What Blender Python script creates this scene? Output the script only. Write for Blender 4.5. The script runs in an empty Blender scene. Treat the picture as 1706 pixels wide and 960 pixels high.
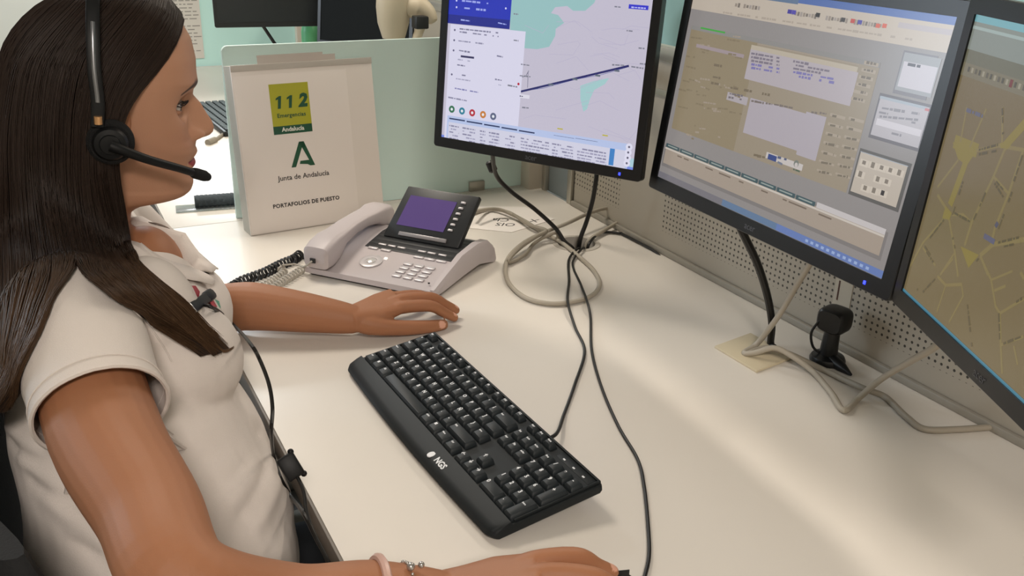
import bpy, bmesh, math, random
import numpy as np
from mathutils import Vector, Matrix
from mathutils.bvhtree import BVHTree

S = bpy.context.scene
COL = S.collection
PI = math.pi
random.seed(4)
rng = np.random.default_rng(4)

def lin(h):
    h = h.lstrip('#')
    o = []
    for i in (0, 2, 4):
        c = int(h[i:i+2], 16) / 255
        o.append(c / 12.92 if c <= .04045 else ((c + .055) / 1.055) ** 2.4)
    return tuple(o) + (1.0,)

# ------------------------------------------------------------------ camera
CAM = Vector((0, 0, 1.36)); YAW, PITCH, ROLL, FPX = 0.48545408, 0.38771217, 0.02705742, 1545.87
_w = Vector((math.sin(YAW)*math.cos(PITCH), math.cos(YAW)*math.cos(PITCH), -math.sin(PITCH)))
_r0 = Vector((math.cos(YAW), -math.sin(YAW), 0)); _u0 = _r0.cross(_w)
CR = _r0*math.cos(ROLL) + _u0*math.sin(ROLL); CU = -_r0*math.sin(ROLL) + _u0*math.cos(ROLL); CW = _w
cd = bpy.data.cameras.new('camera'); cam = bpy.data.objects.new('camera', cd); COL.objects.link(cam)
cd.sensor_fit = 'HORIZONTAL'; cd.sensor_width = 36; cd.lens = FPX/1706*36; cd.clip_start = .05
cam.matrix_world = Matrix(((CR.x, CU.x, -CW.x, CAM.x), (CR.y, CU.y, -CW.y, CAM.y), (CR.z, CU.z, -CW.z, CAM.z), (0, 0, 0, 1)))
S.camera = cam
def ray(px, py): return CR*((px-853)/FPX) - CU*((py-480)/FPX) + CW
def onz(px, py, z=.74):
    d = ray(px, py); return CAM + d*((z-CAM.z)/d.z)
def onx(px, py, x):
    d = ray(px, py); return CAM + d*((x-CAM.x)/d.x)
def ony(px, py, y):
    d = ray(px, py); return CAM + d*((y-CAM.y)/d.y)
def dep(px, py, D): return CAM + ray(px, py)*D

# ------------------------------------------------------------------ light
S.view_settings.view_transform = 'Standard'
try: S.view_settings.look = 'None'
except Exception: pass
S.view_settings.exposure = 0.0; S.view_settings.gamma = 1.0; S.view_settings.use_curve_mapping = False
wd = bpy.data.worlds.new('room_air'); S.world = wd; wd.use_nodes = True
wd.node_tree.nodes['Background'].inputs[0].default_value = lin('#e9e4da'); wd.node_tree.nodes['Background'].inputs[1].default_value = .05
S.cycles.max_bounces = 8; S.cycles.use_denoising = True
S.cycles.sample_clamp_indirect = 4
def area(name, loc, size, power, col, target=None):
    l = bpy.data.lights.new(name, 'AREA'); l.shape = 'RECTANGLE'; l.size, l.size_y = size; l.energy = power; l.color = lin(col)[:3]
    o = bpy.data.objects.new(name, l); COL.objects.link(o); o.location = loc
    if target is not None:
        o.rotation_euler = (Vector(target)-Vector(loc)).to_track_quat('-Z', 'Y').to_euler()
    return o
# ceiling lamps, one of them an added fill (their lit diffusers are built with the ceiling), and daylight from a window to the far left
area('ceiling_lamp_light', (.25, 2.35, 2.56), (.6, .6), 25, '#fff3e4')
area('ceiling_lamp_light', (2.15, 1.9, 2.56), (.28, 1.2), 26, '#fff0de')
area('ceiling_lamp_light', (-.35, -1.4, 2.56), (.6, .6), 70, '#fff4ea')  # added fill behind the camera, brightens the near side of person and binder
area('ceiling_lamp_light', (.6, 5.1, 2.56), (.6, .6), 60, '#f4fbff')
area('window_daylight', (-2.85, 3.6, 1.75), (1.6, 1.3), 52, '#e6f3ff', (.5, 2.6, .7))

# ------------------------------------------------------------------ materials
MATS = {}
def mat(name, col, rough=.5, metal=0, spec=.5, noise=0, nscale=40, bump=0, bscale=120, coat=0, sss=0, trans=0, emit=0, alpha=1, stretch=None, ior=1.45):
    if name in MATS: return MATS[name]
    m = bpy.data.materials.new(name); m.use_nodes = True; nt = m.node_tree; b = nt.nodes['Principled BSDF']
    c = lin(col) if isinstance(col, str) else col
    b.inputs['Base Color'].default_value = c; b.inputs['Roughness'].default_value = rough; b.inputs['Metallic'].default_value = metal
    b.inputs['Specular IOR Level'].default_value = spec; b.inputs['Coat Weight'].default_value = coat; b.inputs['IOR'].default_value = ior
    if sss: b.inputs['Subsurface Weight'].default_value = sss; b.inputs['Subsurface Radius'].default_value = (.8, .35, .2); b.inputs['Subsurface Scale'].default_value = .008
    if trans: b.inputs['Transmission Weight'].default_value = trans
    if emit: b.inputs['Emission Color'].default_value = c; b.inputs['Emission Strength'].default_value = emit
    if alpha < 1: b.inputs['Alpha'].default_value = alpha
    if noise or bump:
        tc = nt.nodes.new('ShaderNodeTexCoord'); src = tc.outputs['Object']
        if stretch:
            mp = nt.nodes.new('ShaderNodeMapping'); mp.inputs['Scale'].default_value = stretch; nt.links.new(src, mp.inputs[0]); src = mp.outputs[0]
        if noise:
            n = nt.nodes.new('ShaderNodeTexNoise'); n.inputs['Scale'].default_value = nscale; n.inputs['Detail'].default_value = 4; nt.links.new(src, n.inputs[0])
            mx = nt.nodes.new('ShaderNodeMix'); mx.data_type = 'RGBA'
            mx.inputs[6].default_value = tuple(x*(1-noise) for x in c[:3])+(1,); mx.inputs[7].default_value = tuple(min(1, x*(1+noise)) for x in c[:3])+(1,)
            nt.links.new(n.outputs[0], mx.inputs[0]); nt.links.new(mx.outputs[2], b.inputs['Base Color'])
        if bump:
            n2 = nt.nodes.new('ShaderNodeTexNoise'); n2.inputs['Scale'].default_value = bscale; n2.inputs['Detail'].default_value = 3; nt.links.new(src, n2.inputs[0])
            bp = nt.nodes.new('ShaderNodeBump'); bp.inputs['Strength'].default_value = bump; bp.inputs['Distance'].default_value = .002
            nt.links.new(n2.outputs[0], bp.inputs['Height']); nt.links.new(bp.outputs[0], b.inputs['Normal'])
    MATS[name] = m; return m

def attr_mat(name, rough=.5, emission=False, sss=0, bump=0, bscale=300, spec=.5, strength=1.0):
    m = bpy.data.materials.new(name); m.use_nodes = True; nt = m.node_tree; b = nt.nodes['Principled BSDF']
    a = nt.nodes.new('ShaderNodeAttribute'); a.attribute_name = 'tint'
    b.inputs['Roughness'].default_value = rough; b.inputs['Specular IOR Level'].default_value = spec
    if emission:
        b.inputs['Base Color'].default_value = (.01, .01, .011, 1)
        nt.links.new(a.outputs['Color'], b.inputs['Emission Color']); b.inputs['Emission Strength'].default_value = strength
    else:
        nt.links.new(a.outputs['Color'], b.inputs['Base Color'])
    if sss: b.inputs['Subsurface Weight'].default_value = sss; b.inputs['Subsurface Radius'].default_value = (.8, .35, .2); b.inputs['Subsurface Scale'].default_value = .006
    if bump:
        tc = nt.nodes.new('ShaderNodeTexCoord'); n2 = nt.nodes.new('ShaderNodeTexNoise'); n2.inputs['Scale'].default_value = bscale
        nt.links.new(tc.outputs['Object'], n2.inputs[0]); bp = nt.nodes.new('ShaderNodeBump'); bp.inputs['Strength'].default_value = bump; bp.inputs['Distance'].default_value = .001
        nt.links.new(n2.outputs[0], bp.inputs['Height']); nt.links.new(bp.outputs[0], b.inputs['Normal'])
    MATS[name] = m; return m

# ------------------------------------------------------------------ geometry helpers
class MB:
    """collects shapes; build() links them as one mesh object"""
    def __init__(s): s.v = []; s.f = []; s.mi = []; s.M = Matrix(); s.m = 0; s.sm = []; s.smooth = True
    def add(s, vs, fs, M=None):
        M = s.M @ M if M is not None else s.M
        o = len(s.v); s.v += [M @ Vector(v) for v in vs]; s.f += [tuple(o+i for i in f) for f in fs]
        s.mi += [s.m]*len(fs); s.sm += [s.smooth]*len(fs); return s
    def bm(s, bm, M=None):
        bm.verts.ensure_lookup_table(); bm.verts.index_update()
        s.add([v.co.copy() for v in bm.verts], [tuple(v.index for v in f.verts) for f in bm.faces], M); bm.free(); return s
    def box(s, c, d, r=0, seg=2, M=None, taper=None):
        b = bmesh.new(); bmesh.ops.create_cube(b, size=1)
        for v in b.verts:
            k = 1
            if taper and v.co.z > 0: k = taper
            v.co = Vector((v.co.x*d[0]*k, v.co.y*d[1]*k, v.co.z*d[2]))
        if r > 0: bmesh.ops.bevel(b, geom=list(b.edges), offset=min(r, .49*min(d)), segments=seg, affect='EDGES', profile=.5)
        for v in b.verts: v.co += Vector(c)
        return s.bm(b, M)
    def cyl(s, c, r, h, n=24, axis='Z', r2=None, bevel=0, M=None):
        r2 = r if r2 is None else r2
        prof = [(r, -h/2), (r2, h/2)]
        if bevel: prof = [(r-bevel, -h/2), (r, -h/2+bevel), (r2, h/2-bevel), (r2-bevel, h/2)]
        R = {'Z': Matrix(), 'X': Matrix.Rotation(PI/2, 4, 'Y'), 'Y': Matrix.Rotation(-PI/2, 4, 'X')}[axis]
        T = Matrix.Translation(c) @ R
        return s.lathe(prof, n, (M @ T) if M is not None else T)
    def lathe(s, prof, n=24, M=None, caps=True):
        vs, fs = [], []
        for (r, z) in prof:
            for i in range(n): a = 2*PI*i/n; vs.append((r*math.cos(a), r*math.sin(a), z))
        for k in range(len(prof)-1):
            for i in range(n): j = (i+1) % n; fs.append((k*n+i, k*n+j, (k+1)*n+j, (k+1)*n+i))
        if caps:
            fs.append(tuple(range(n-1, -1, -1))); fs.append(tuple((len(prof)-1)*n+i for i in range(n)))
        return s.add(vs, fs, M)
    def ball(s, c, r, n=20, M=None):
        r = (r, r, r) if not hasattr(r, '__len__') else r
        b = bmesh.new(); bmesh.ops.create_uvsphere(b, u_segments=n, v_segments=max(6, n//2), radius=1)
        for v in b.verts: v.co = Vector((v.co.x*r[0]+c[0], v.co.y*r[1]+c[1], v.co.z*r[2]+c[2]))
        return s.bm(b, M)
    def prism(s, poly, z0, z1, M=None, r=0):
        """polygon (counter-clockwise) extruded z0..z1"""
        b = bmesh.new(); vs = [b.verts.new((x, y, z0)) for x, y in poly]; f = b.faces.new(vs)
        e = bmesh.ops.extrude_face_region(b, geom=[f]); 
        for v in e['geom']:
            if isinstance(v, bmesh.types.BMVert): v.co.z = z1
        bmesh.ops.recalc_face_normals(b, faces=list(b.faces))
        if r > 0: bmesh.ops.bevel(b, geom=list(b.edges), offset=r, segments=2, affect='EDGES', profile=.5)
        return s.bm(b, M)
    def rings(s, rings, cap=True, M=None, closed=True):
        n = len(rings[0]); vs = [p for R in rings for p in R]; fs = []
        for k in range(len(rings)-1):
            for i in range(n if closed else n-1):
                j = (i+1) % n; fs.append((k*n+i, k*n+j, (k+1)*n+j, (k+1)*n+i))
        if cap and closed:
            fs.append(tuple(range(n-1, -1, -1))); fs.append(tuple((len(rings)-1)*n+i for i in range(n)))
        return s.add(vs, fs, M)
    def tube(s, pts, r, n=8, M=None, smooth=0, flat=None):
        P = [Vector(p) for p in pts]
        R = list(r) if hasattr(r, '__len__') else [r]*len(P)
        if smooth: P, R = spline(P, smooth, R)
        t0 = None; rr = []
        for i, p in enumerate(P):
            t = (P[min(i+1, len(P)-1)]-P[max(i-1, 0)])
            t = t.normalized() if t.length > 1e-9 else Vector((0, 0, 1))
            if t0 is None:
                a = Vector((0, 0, 1)) if abs(t.z) < .9 else Vector((1, 0, 0)); x = t.cross(a).normalized()
            else:
                x = (x - t*x.dot(t))
                x = x.normalized() if x.length > 1e-6 else t.orthogonal().normalized()
            y = t.cross(x); t0 = t
            rr.append([p + (x*math.cos(2*PI*k/n) + y*math.sin(2*PI*k/n))*R[i] for k in range(n)])
        return s.rings(rr, M=M)
    def build(s, name, mats, parent=None, kind=None, autosmooth=True, world=True):
        mats = mats if isinstance(mats, (list, tuple)) else [mats]
        me = bpy.data.meshes.new(name); v = s.v
        if parent is not None and world:
            inv = parent_world(parent).inverted(); v = [inv @ q for q in v]
        me.from_pydata([tuple(q) for q in v], [], s.f); me.validate(clean_customdata=False)
        for m in mats: me.materials.append(m)
        if len(me.polygons) == len(s.mi):
            me.polygons.foreach_set('material_index', s.mi); me.polygons.foreach_set('use_smooth', s.sm)
        me.update()
        o = bpy.data.objects.new(name, me); COL.objects.link(o)
        if autosmooth:
            try: me.set_sharp_from_angle(angle=math.radians(38))
            except Exception: pass
        if parent is not None: o.parent = parent
        if kind: o['kind'] = kind
        return o
_PW = {}
def parent_world(o):
    M = Matrix(); 
    while o is not None:
        M = _PW.get(o.name, Matrix()) @ M; o = o.parent
    return M

def spline(P, sub, R=None):
    P = [Vector(p) for p in P]; n = len(P); o = []; ro = []
    for i in range(n-1):
        p0, p1, p2, p3 = P[max(i-1, 0)], P[i], P[i+1], P[min(i+2, n-1)]
        for k in range(sub):
            t = k/sub
            o.append(.5*((2*p1)+(p2-p0)*t+(2*p0-5*p1+4*p2-p3)*t*t+(3*p1-p0-3*p2+p3)*t**3))
            if R: ro.append(R[i]*(1-t)+R[i+1]*t)
    o.append(P[-1]); 
    if R: ro.append(R[-1])
    return (o, ro) if R else o

def frame(loc, ang=0): return Matrix.Translation(loc) @ Matrix.Rotation(ang, 4, 'Z')
def axes(o, x, y, z): return Matrix(((x[0], y[0], z[0], o[0]), (x[1], y[1], z[1], o[1]), (x[2], y[2], z[2], o[2]), (0, 0, 0, 1)))
def thing(name, label, cat, M=None, group=None):
    o = bpy.data.objects.new(name, None); COL.objects.link(o); o.empty_display_size = .05
    M = M if M is not None else Matrix()
    o.matrix_world = M; _PW[o.name] = M.copy()
    o['label'] = label; o['category'] = cat
    if group: o['group'] = group
    return o
def tag(o, label, cat, group=None):
    o['label'] = label; o['category'] = cat
    if group: o['group'] = group
    return o
def text_mb(mb, body, size, M, ext=.0002, shear=0, bold=0, align='CENTER', spacing=1):
    c = bpy.data.curves.new('t', 'FONT'); c.body = body; c.size = size; c.extrude = ext; c.shear = shear; c.offset = bold*size
    c.align_x = align; c.align_y = 'CENTER'; c.resolution_u = 2; c.space_character = spacing
    o = bpy.data.objects.new('t', c); COL.objects.link(o)
    dg = bpy.context.evaluated_depsgraph_get(); me = bpy.data.meshes.new_from_object(o.evaluated_get(dg))
    mb.add([v.co.copy() for v in me.vertices], [tuple(p.vertices) for p in me.polygons], M)
    bpy.data.objects.remove(o); bpy.data.curves.remove(c); bpy.data.meshes.remove(me)
def remesh(mb, voxel, smooth=2, factor=.5):
    me = bpy.data.meshes.new('t'); me.from_pydata([tuple(q) for q in mb.v], [], mb.f); me.update()
    b = bmesh.new(); b.from_mesh(me); bmesh.ops.recalc_face_normals(b, faces=list(b.faces)); b.to_mesh(me); b.free()
    o = bpy.data.objects.new('t', me); COL.objects.link(o)
    r = o.modifiers.new('r', 'REMESH'); r.mode = 'VOXEL'; r.voxel_size = voxel; r.use_smooth_shade = True
    if smooth: k = o.modifiers.new('s', 'SMOOTH'); k.iterations = smooth; k.factor = factor
    dg = bpy.context.evaluated_depsgraph_get(); me2 = bpy.data.meshes.new_from_object(o.evaluated_get(dg))
    V = np.zeros(len(me2.vertices)*3, np.float32); me2.vertices.foreach_get('co', V); V = V.reshape(-1, 3)
    F = [tuple(p.vertices) for p in me2.polygons]
    bpy.data.objects.remove(o); bpy.data.meshes.remove(me); bpy.data.meshes.remove(me2)
    return V, F
# ------------------------------------------------------------------ setting
DZ = .74                                   # desk top height
def struct(mb, name, m):
    o = mb.build(name, m); o['kind'] = 'structure'; return o
m_floor = mat('floor_vinyl', '#6b6a68', .5, noise=.15, nscale=30)
m_wallw = mat('wall_paint', '#cfcabd', .8, noise=.03, nscale=6)
m_wallt = mat('turquoise_paint', '#bfe6e2', .7, noise=.03, nscale=5)
m_ceil = mat('ceiling_tile', '#d9d7d0', .9, bump=.3, bscale=90)
struct(MB().box((.5, 2, -.05), (7, 9, .1)), 'floor', m_floor)
struct(MB().box((.5, 2, 2.75), (7, 9, .1)), 'ceiling', m_ceil)
struct(MB().box((.5, 6.55, 1.35), (7, .1, 2.7)), 'wall_back', m_wallw)
struct(MB().box((.5, -2.55, 1.35), (7, .1, 2.7)), 'wall_front', m_wallw)
struct(MB().box((4.05, 2, 1.35), (.1, 9.2, 2.7)), 'wall_right', m_wallt)
struct(MB().box((-3.05, 2, 1.35), (.1, 9.2, 2.7)), 'wall_left', m_wallw)
wn = MB(); wn.smooth = False
for dy, dz, sy, sz in ((-.83, 0, .06, 1.42), (.83, 0, .06, 1.42), (0, .68, 1.72, .06), (0, -.68, 1.72, .06), (0, 0, .05, 1.36)): wn.box((-2.975, 3.6+dy, 1.75+dz), (.05, sy, sz), .004)
wn.m = 1; wn.box((-2.985, 3.6, 1.75), (.01, 1.62, 1.34))
o = wn.build('window_1', [mat('window_frame_white', '#d8d6d0', .5), mat('daylit_pane', '#e8f2ff', .3, emit=3)]); o['kind'] = 'structure'
m_white = mat('lamp_housing', '#e8e6e0', .4)
m_diff = mat('lamp_diffuser', '#fff4e2', .5, emit=2.5)
LAMPS = [(.25, 2.35), (2.15, 1.9), (-.35, -1.4), (.6, 5.1)]  # third panel belongs to the added fill light, out of view
for i, (x, y) in enumerate(LAMPS):
    lab = ['square ceiling light panel above the seated woman', 'long ceiling light panel beyond the perforated desk screen', 'square ceiling panel of the added fill light behind the camera',
           'square ceiling light panel above the far desk'][i]
    t = thing('ceiling_light', lab, 'ceiling light', Matrix.Translation((x, y, 2.7)), 'ceiling light panels')
    wx, wy = ((.28, 1.2) if i == 1 else (.6, .6))
    MB().box((x, y, 2.69), (wx+.06, wy+.06, .02), .004).build('lamp_frame', m_white, t)
    MB().box((x, y, 2.676), (wx, wy, .012), .003).build('diffuser', m_diff, t)

# ------------------------------------------------------------------ desks
m_top = mat('white_laminate', '#dad4cb', .34, spec=.45, noise=.02, nscale=9, bump=.02, bscale=500)
m_edge = mat('taupe_edge_band', '#6e665d', .5)
m_leg = mat('grey_metal_leg', '#8d8a84', .45, metal=.3)
m_dark = mat('black_plastic', '#17191a', .45)
XF, XB, YS = .212, 1.063, 1.907
def desk(label, y0, y1, grommet=None):
    t = thing('desk', label, 'desk', Matrix.Translation((XF, (y0+y1)/2, 0)))
    b = bmesh.new()
    # slab with a grommet hole cut as a ring of quads
    if grommet:
        gx, gy, gr = grommet; n = 32
        inner = [(gx+gr*math.cos(2*PI*i/n), gy+gr*math.sin(2*PI*i/n)) for i in range(n)]
        sq = .09; outer = []
        for i in range(n):
            a = 2*PI*i/n; c, s_ = math.cos(a), math.sin(a); k = sq/max(abs(c), abs(s_)); outer.append((gx+k*c, gy+k*s_))
        mb = MB(); mb.smooth = False
        for z0, flip in ((DZ, 0), (DZ-.025, 1)):
            vs = [(x, y, z0) for x, y in inner+outer]; fs = [(i, n+i, n+(i+1) % n, (i+1) % n) for i in range(n)]
            mb.add(vs, [f[::-1] if flip else f for f in fs])
            x0, x1 = XF+.002, XB
            for (xa, ya, xb, yb) in ((x0, y0, gx-sq, y1), (gx+sq, y0, x1, y1), (gx-sq, y0, gx+sq, gy-sq), (gx-sq, gy+sq, gx+sq, y1)):
                q = [(xa, ya, z0), (xb, ya, z0), (xb, yb, z0), (xa, yb, z0)]; mb.add(q, [(0, 1, 2, 3)] if not flip else [(3, 2, 1, 0)])
        vs = [(x, y, DZ) for x, y in inner]+[(x, y, DZ-.025) for x, y in inner]
        mb.add(vs, [(i, (i+1) % n, n+(i+1) % n, n+i) for i in range(n)])
        x0, x1 = XF+.002, XB
        for (a, c) in (((x0, y0), (x1, y0)), ((x1, y0), (x1, y1)), ((x1, y1), (x0, y1)), ((x0, y1), (x0, y0))):
            mb.add([(a[0], a[1], DZ), (a[0], a[1], DZ-.025), (c[0], c[1], DZ-.025), (c[0], c[1], DZ)], [(0, 1, 2, 3)])
        mb.build('desktop', m_top, t)
        g = MB(); g.lathe([(gr-.004, DZ-.024), (gr-.004, DZ+.0015), (gr+.006, DZ+.0015), (gr+.006, DZ)], 32, Matrix.Translation((gx, gy, 0)), caps=False)
        g.build('grommet_ring', mat('grommet_plastic', '#b9b3a9', .5), t)
        MB().cyl((gx, gy, DZ-.06), gr+.004, .06).build('grommet_cup', m_dark, t)
    else:
        mb = MB(); mb.box(((XF+.002+XB)/2, (y0+y1)/2, DZ-.0125), (XB-XF-.002, y1-y0, .025), .0008); mb.build('desktop', m_top, t)
    MB().box((XF, (y0+y1)/2, DZ-.0135), (.004, y1-y0, .027), .001).build('edge_band', m_edge, t)
    for yy in (y0+.09, y1-.09):
        l = MB(); l.box((XF+.14, yy, .36), (.05, .06, .70), .004); l.box((XB-.12, yy, .36), (.05, .06, .70), .004)
        l.box((.62, yy, DZ-.05), (.72, .045, .04), .003); l.box((.62, yy, .02), (.8, .06, .03), .004)
        l.build('leg', m_leg, t)
    MB().box((XF+.04, (y0+y1)/2, DZ-.055), (.03, y1-y0-.3, .05), .002).build('rail', m_leg, t)
    return t
GX, GY = .935, 1.50
desk('white laminate desk with taupe front edge, holding keyboard and phone', -.55, YS-.0012, (GX, GY, .042))
desk('white laminate neighbouring desk beyond the frosted glass screen', YS+.0012, 3.93)

# perforated desk screen behind the monitors
def perf_mat():
    m = bpy.data.materials.new('perforated_metal'); m.use_nodes = True; nt = m.node_tree; N = nt.nodes; L = nt.links; b = N['Principled BSDF']
    b.inputs['Roughness'].default_value = .5; b.inputs['Specular IOR Level'].default_value = .4
    tc = N.new('ShaderNodeTexCoord'); sp = N.new('ShaderNodeSeparateXYZ'); L.new(tc.outputs['Object'], sp.inputs[0])
    def mth(op, a, c=None):
        n = N.new('ShaderNodeMath'); n.operation = op
        for i, q in enumerate((a, c)):
            if q is None: continue
            if isinstance(q, (int, float)): n.inputs[i].default_value = q
            else: L.new(q, n.inputs[i])
        return n.outputs[0]
    p = .0105
    def cell(o):
        return mth('SUBTRACT', mth('FRACT', mth('DIVIDE', o, p)), .5)
    y, z = sp.outputs['Y'], sp.outputs['Z']
    cy, cz = cell(y), cell(z)
    d = mth('SQRT', mth('ADD', mth('MULTIPLY', cy, cy), mth('MULTIPLY', cz, cz)))
    hole = mth('LESS_THAN', d, .2)
    band = mth('MULTIPLY', mth('GREATER_THAN', z, .0435+.74), mth('LESS_THAN', z, 1.09))
    keep = mth('MULTIPLY', band, mth('LESS_THAN', y, 1.655))
    blank = mth('MULTIPLY', mth('GREATER_THAN', y, .80), mth('LESS_THAN', y, .95))
    keep = mth('MULTIPLY', keep, mth('SUBTRACT', 1.0, blank))
    k = mth('MULTIPLY', hole, keep)
    mx = N.new('ShaderNodeMix'); mx.data_type = 'RGBA'; mx.inputs[6].default_value = lin('#a39c8f'); mx.inputs[7].default_value = lin('#3a3731')
    L.new(k, mx.inputs[0]); L.new(mx.outputs[2], b.inputs['Base Color']); return m
m_perf = perf_mat(); m_alu = mat('brushed_aluminium', '#b8b4aa', .35, metal=.75, bump=.05, bscale=300)
t = thing('desk_screen', 'perforated grey metal desk screen standing behind the three lit monitors', 'partition', Matrix.Translation((XB, .6, 0)))
MB().box((XB+.0125, .575, .92), (.021, 2.31, .40)).build('perforated_panel', m_perf, t)
MB().box((XB+.0125, .575, .42), (.021, 2.31, .56)).build('lower_panel', mat('panel_grey', '#8b877d', .6), t)
for z, h, dx in ((1.118, .026, .004), (1.047, .012, .004)):
    MB().box((XB+.0125-dx/2, .575, z), (.021+dx, 2.31, h), .002).build('rail', m_alu, t)
MB().box((XB-.003, .575, DZ+.006), (.008, 2.31, .012), .002).build('base_trim', mat('trim_grey', '#8f8a7f', .5), t)
# window of smoked glass next to the corner post
m_smoke = mat('smoked_glass', '#7d8588', .25, spec=.6)
MB().box((XB+.0125, 1.80, .92), (.012, .11, .36)).build('smoked_pane', m_smoke, t)
for yy, w in ((1.743, .018), (1.862, .014)):
    MB().box((XB+.008, yy, .935), (.026, w, .39), .002).build('frame_post', m_alu, t)
for i, (yy, lab) in enumerate([(1.905, 'white square corner post where glass screen meets perforated screen'), (3.945, 'white square post at the far desk corner beside turquoise screen')]):
    t = thing('corner_post', lab, 'post', Matrix.Translation((XB-.008, yy, 0)), 'white screen posts')
    MB().box((XB-.008, yy, .565), (.052, .052, 1.13), .003).build('post_tube', mat('post_white', '#cdc3b4', .5), t)
    MB().box((XB-.008, yy, 1.134), (.05, .05, .008), .002).build('post_cap', m_alu, t)
# the far desk's side of the screen
t = thing('desk_screen', 'plain grey desk screen behind the far dark monitors', 'partition', Matrix.Translation((XB, 2.9, 0)))
MB().box((XB+.0125, 2.93, .60), (.02, 1.96, .98)).build('panel', mat('panel_beige', '#8e887b', .6), t)
MB().box((XB+.0125, 2.93, 1.10), (.026, 1.96, .022), .002).build('rail', m_alu, t)

# frosted glass screens across the desks
def frost():
    m = bpy.data.materials.new('frosted_glass'); m.use_nodes = True; b = m.node_tree.nodes['Principled BSDF']
    b.inputs['Base Color'].default_value = lin('#d9ebe6'); b.inputs['Roughness'].default_value = .42; b.inputs['Transmission Weight'].default_value = .3; b.inputs['IOR'].default_value = 1.2
    b.inputs['Specular IOR Level'].default_value = .3
    return m
m_frost = frost()
def glass_panel(label, y, x0, x1, top, m):
    t = thing('glass_screen', label, 'partition', Matrix.Translation(((x0+x1)/2, y, DZ)))
    w = x1-x0; r = .012
    pts = [(x0, DZ+.001), (x1, DZ+.001), (x1, top)] + [(x0+r-r*math.sin(a), top-r+r*math.cos(a)) for a in np.linspace(0, PI/2, 6)]
    M = axes((0, y+.005, 0), (1, 0, 0), (0, 0, 1), (0, -1, 0))
    g = MB(); g.smooth = False; g.prism(pts, 0, .010, M); g.build('pane', m, t)
    for xx in (x0+.12, x1-.12):
        MB().box((xx, y, DZ+.012), (.04, .022, .024), .002).build('clamp', m_alu, t)
    return t
glass_panel('frosted green glass screen behind the white binder', 1.925, .352, 1.03, 1.096, m_frost)
glass_panel('bright turquoise glass screen at the end of the far desk', 3.955, .30, 1.03, 1.5, mat('turquoise_glass', '#c2ebe8', .35))
# paper notice stuck on the turquoise screen
p = MB(); p.smooth = False
c0 = ony(341, 97, 3.945)
M = axes((c0.x-.19, 3.9475, c0.z), (1, 0, 0), (0, 0, 1), (0, -1, 0))
p.box((.095, .17, .0008), (.19, .34, .0012), 0, M=M)
p.m = 1
for i in range(22):
    y = .32-i*.0138
    if i % 7 == 6: continue
    xx = .02
    while xx < .165:
        wv = random.uniform(.008, .03); p.box((xx+wv/2, y, .0016), (wv, .0035, .0003), 0, M=M); xx += wv+.006
o = p.build('paper_notice', [mat('paper_white', '#cfccc6', .8), mat('print_grey', '#8b8985', .8)])
tag(o, 'white printed sheet stuck on the turquoise screen beside her forehead', 'notice')
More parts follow.
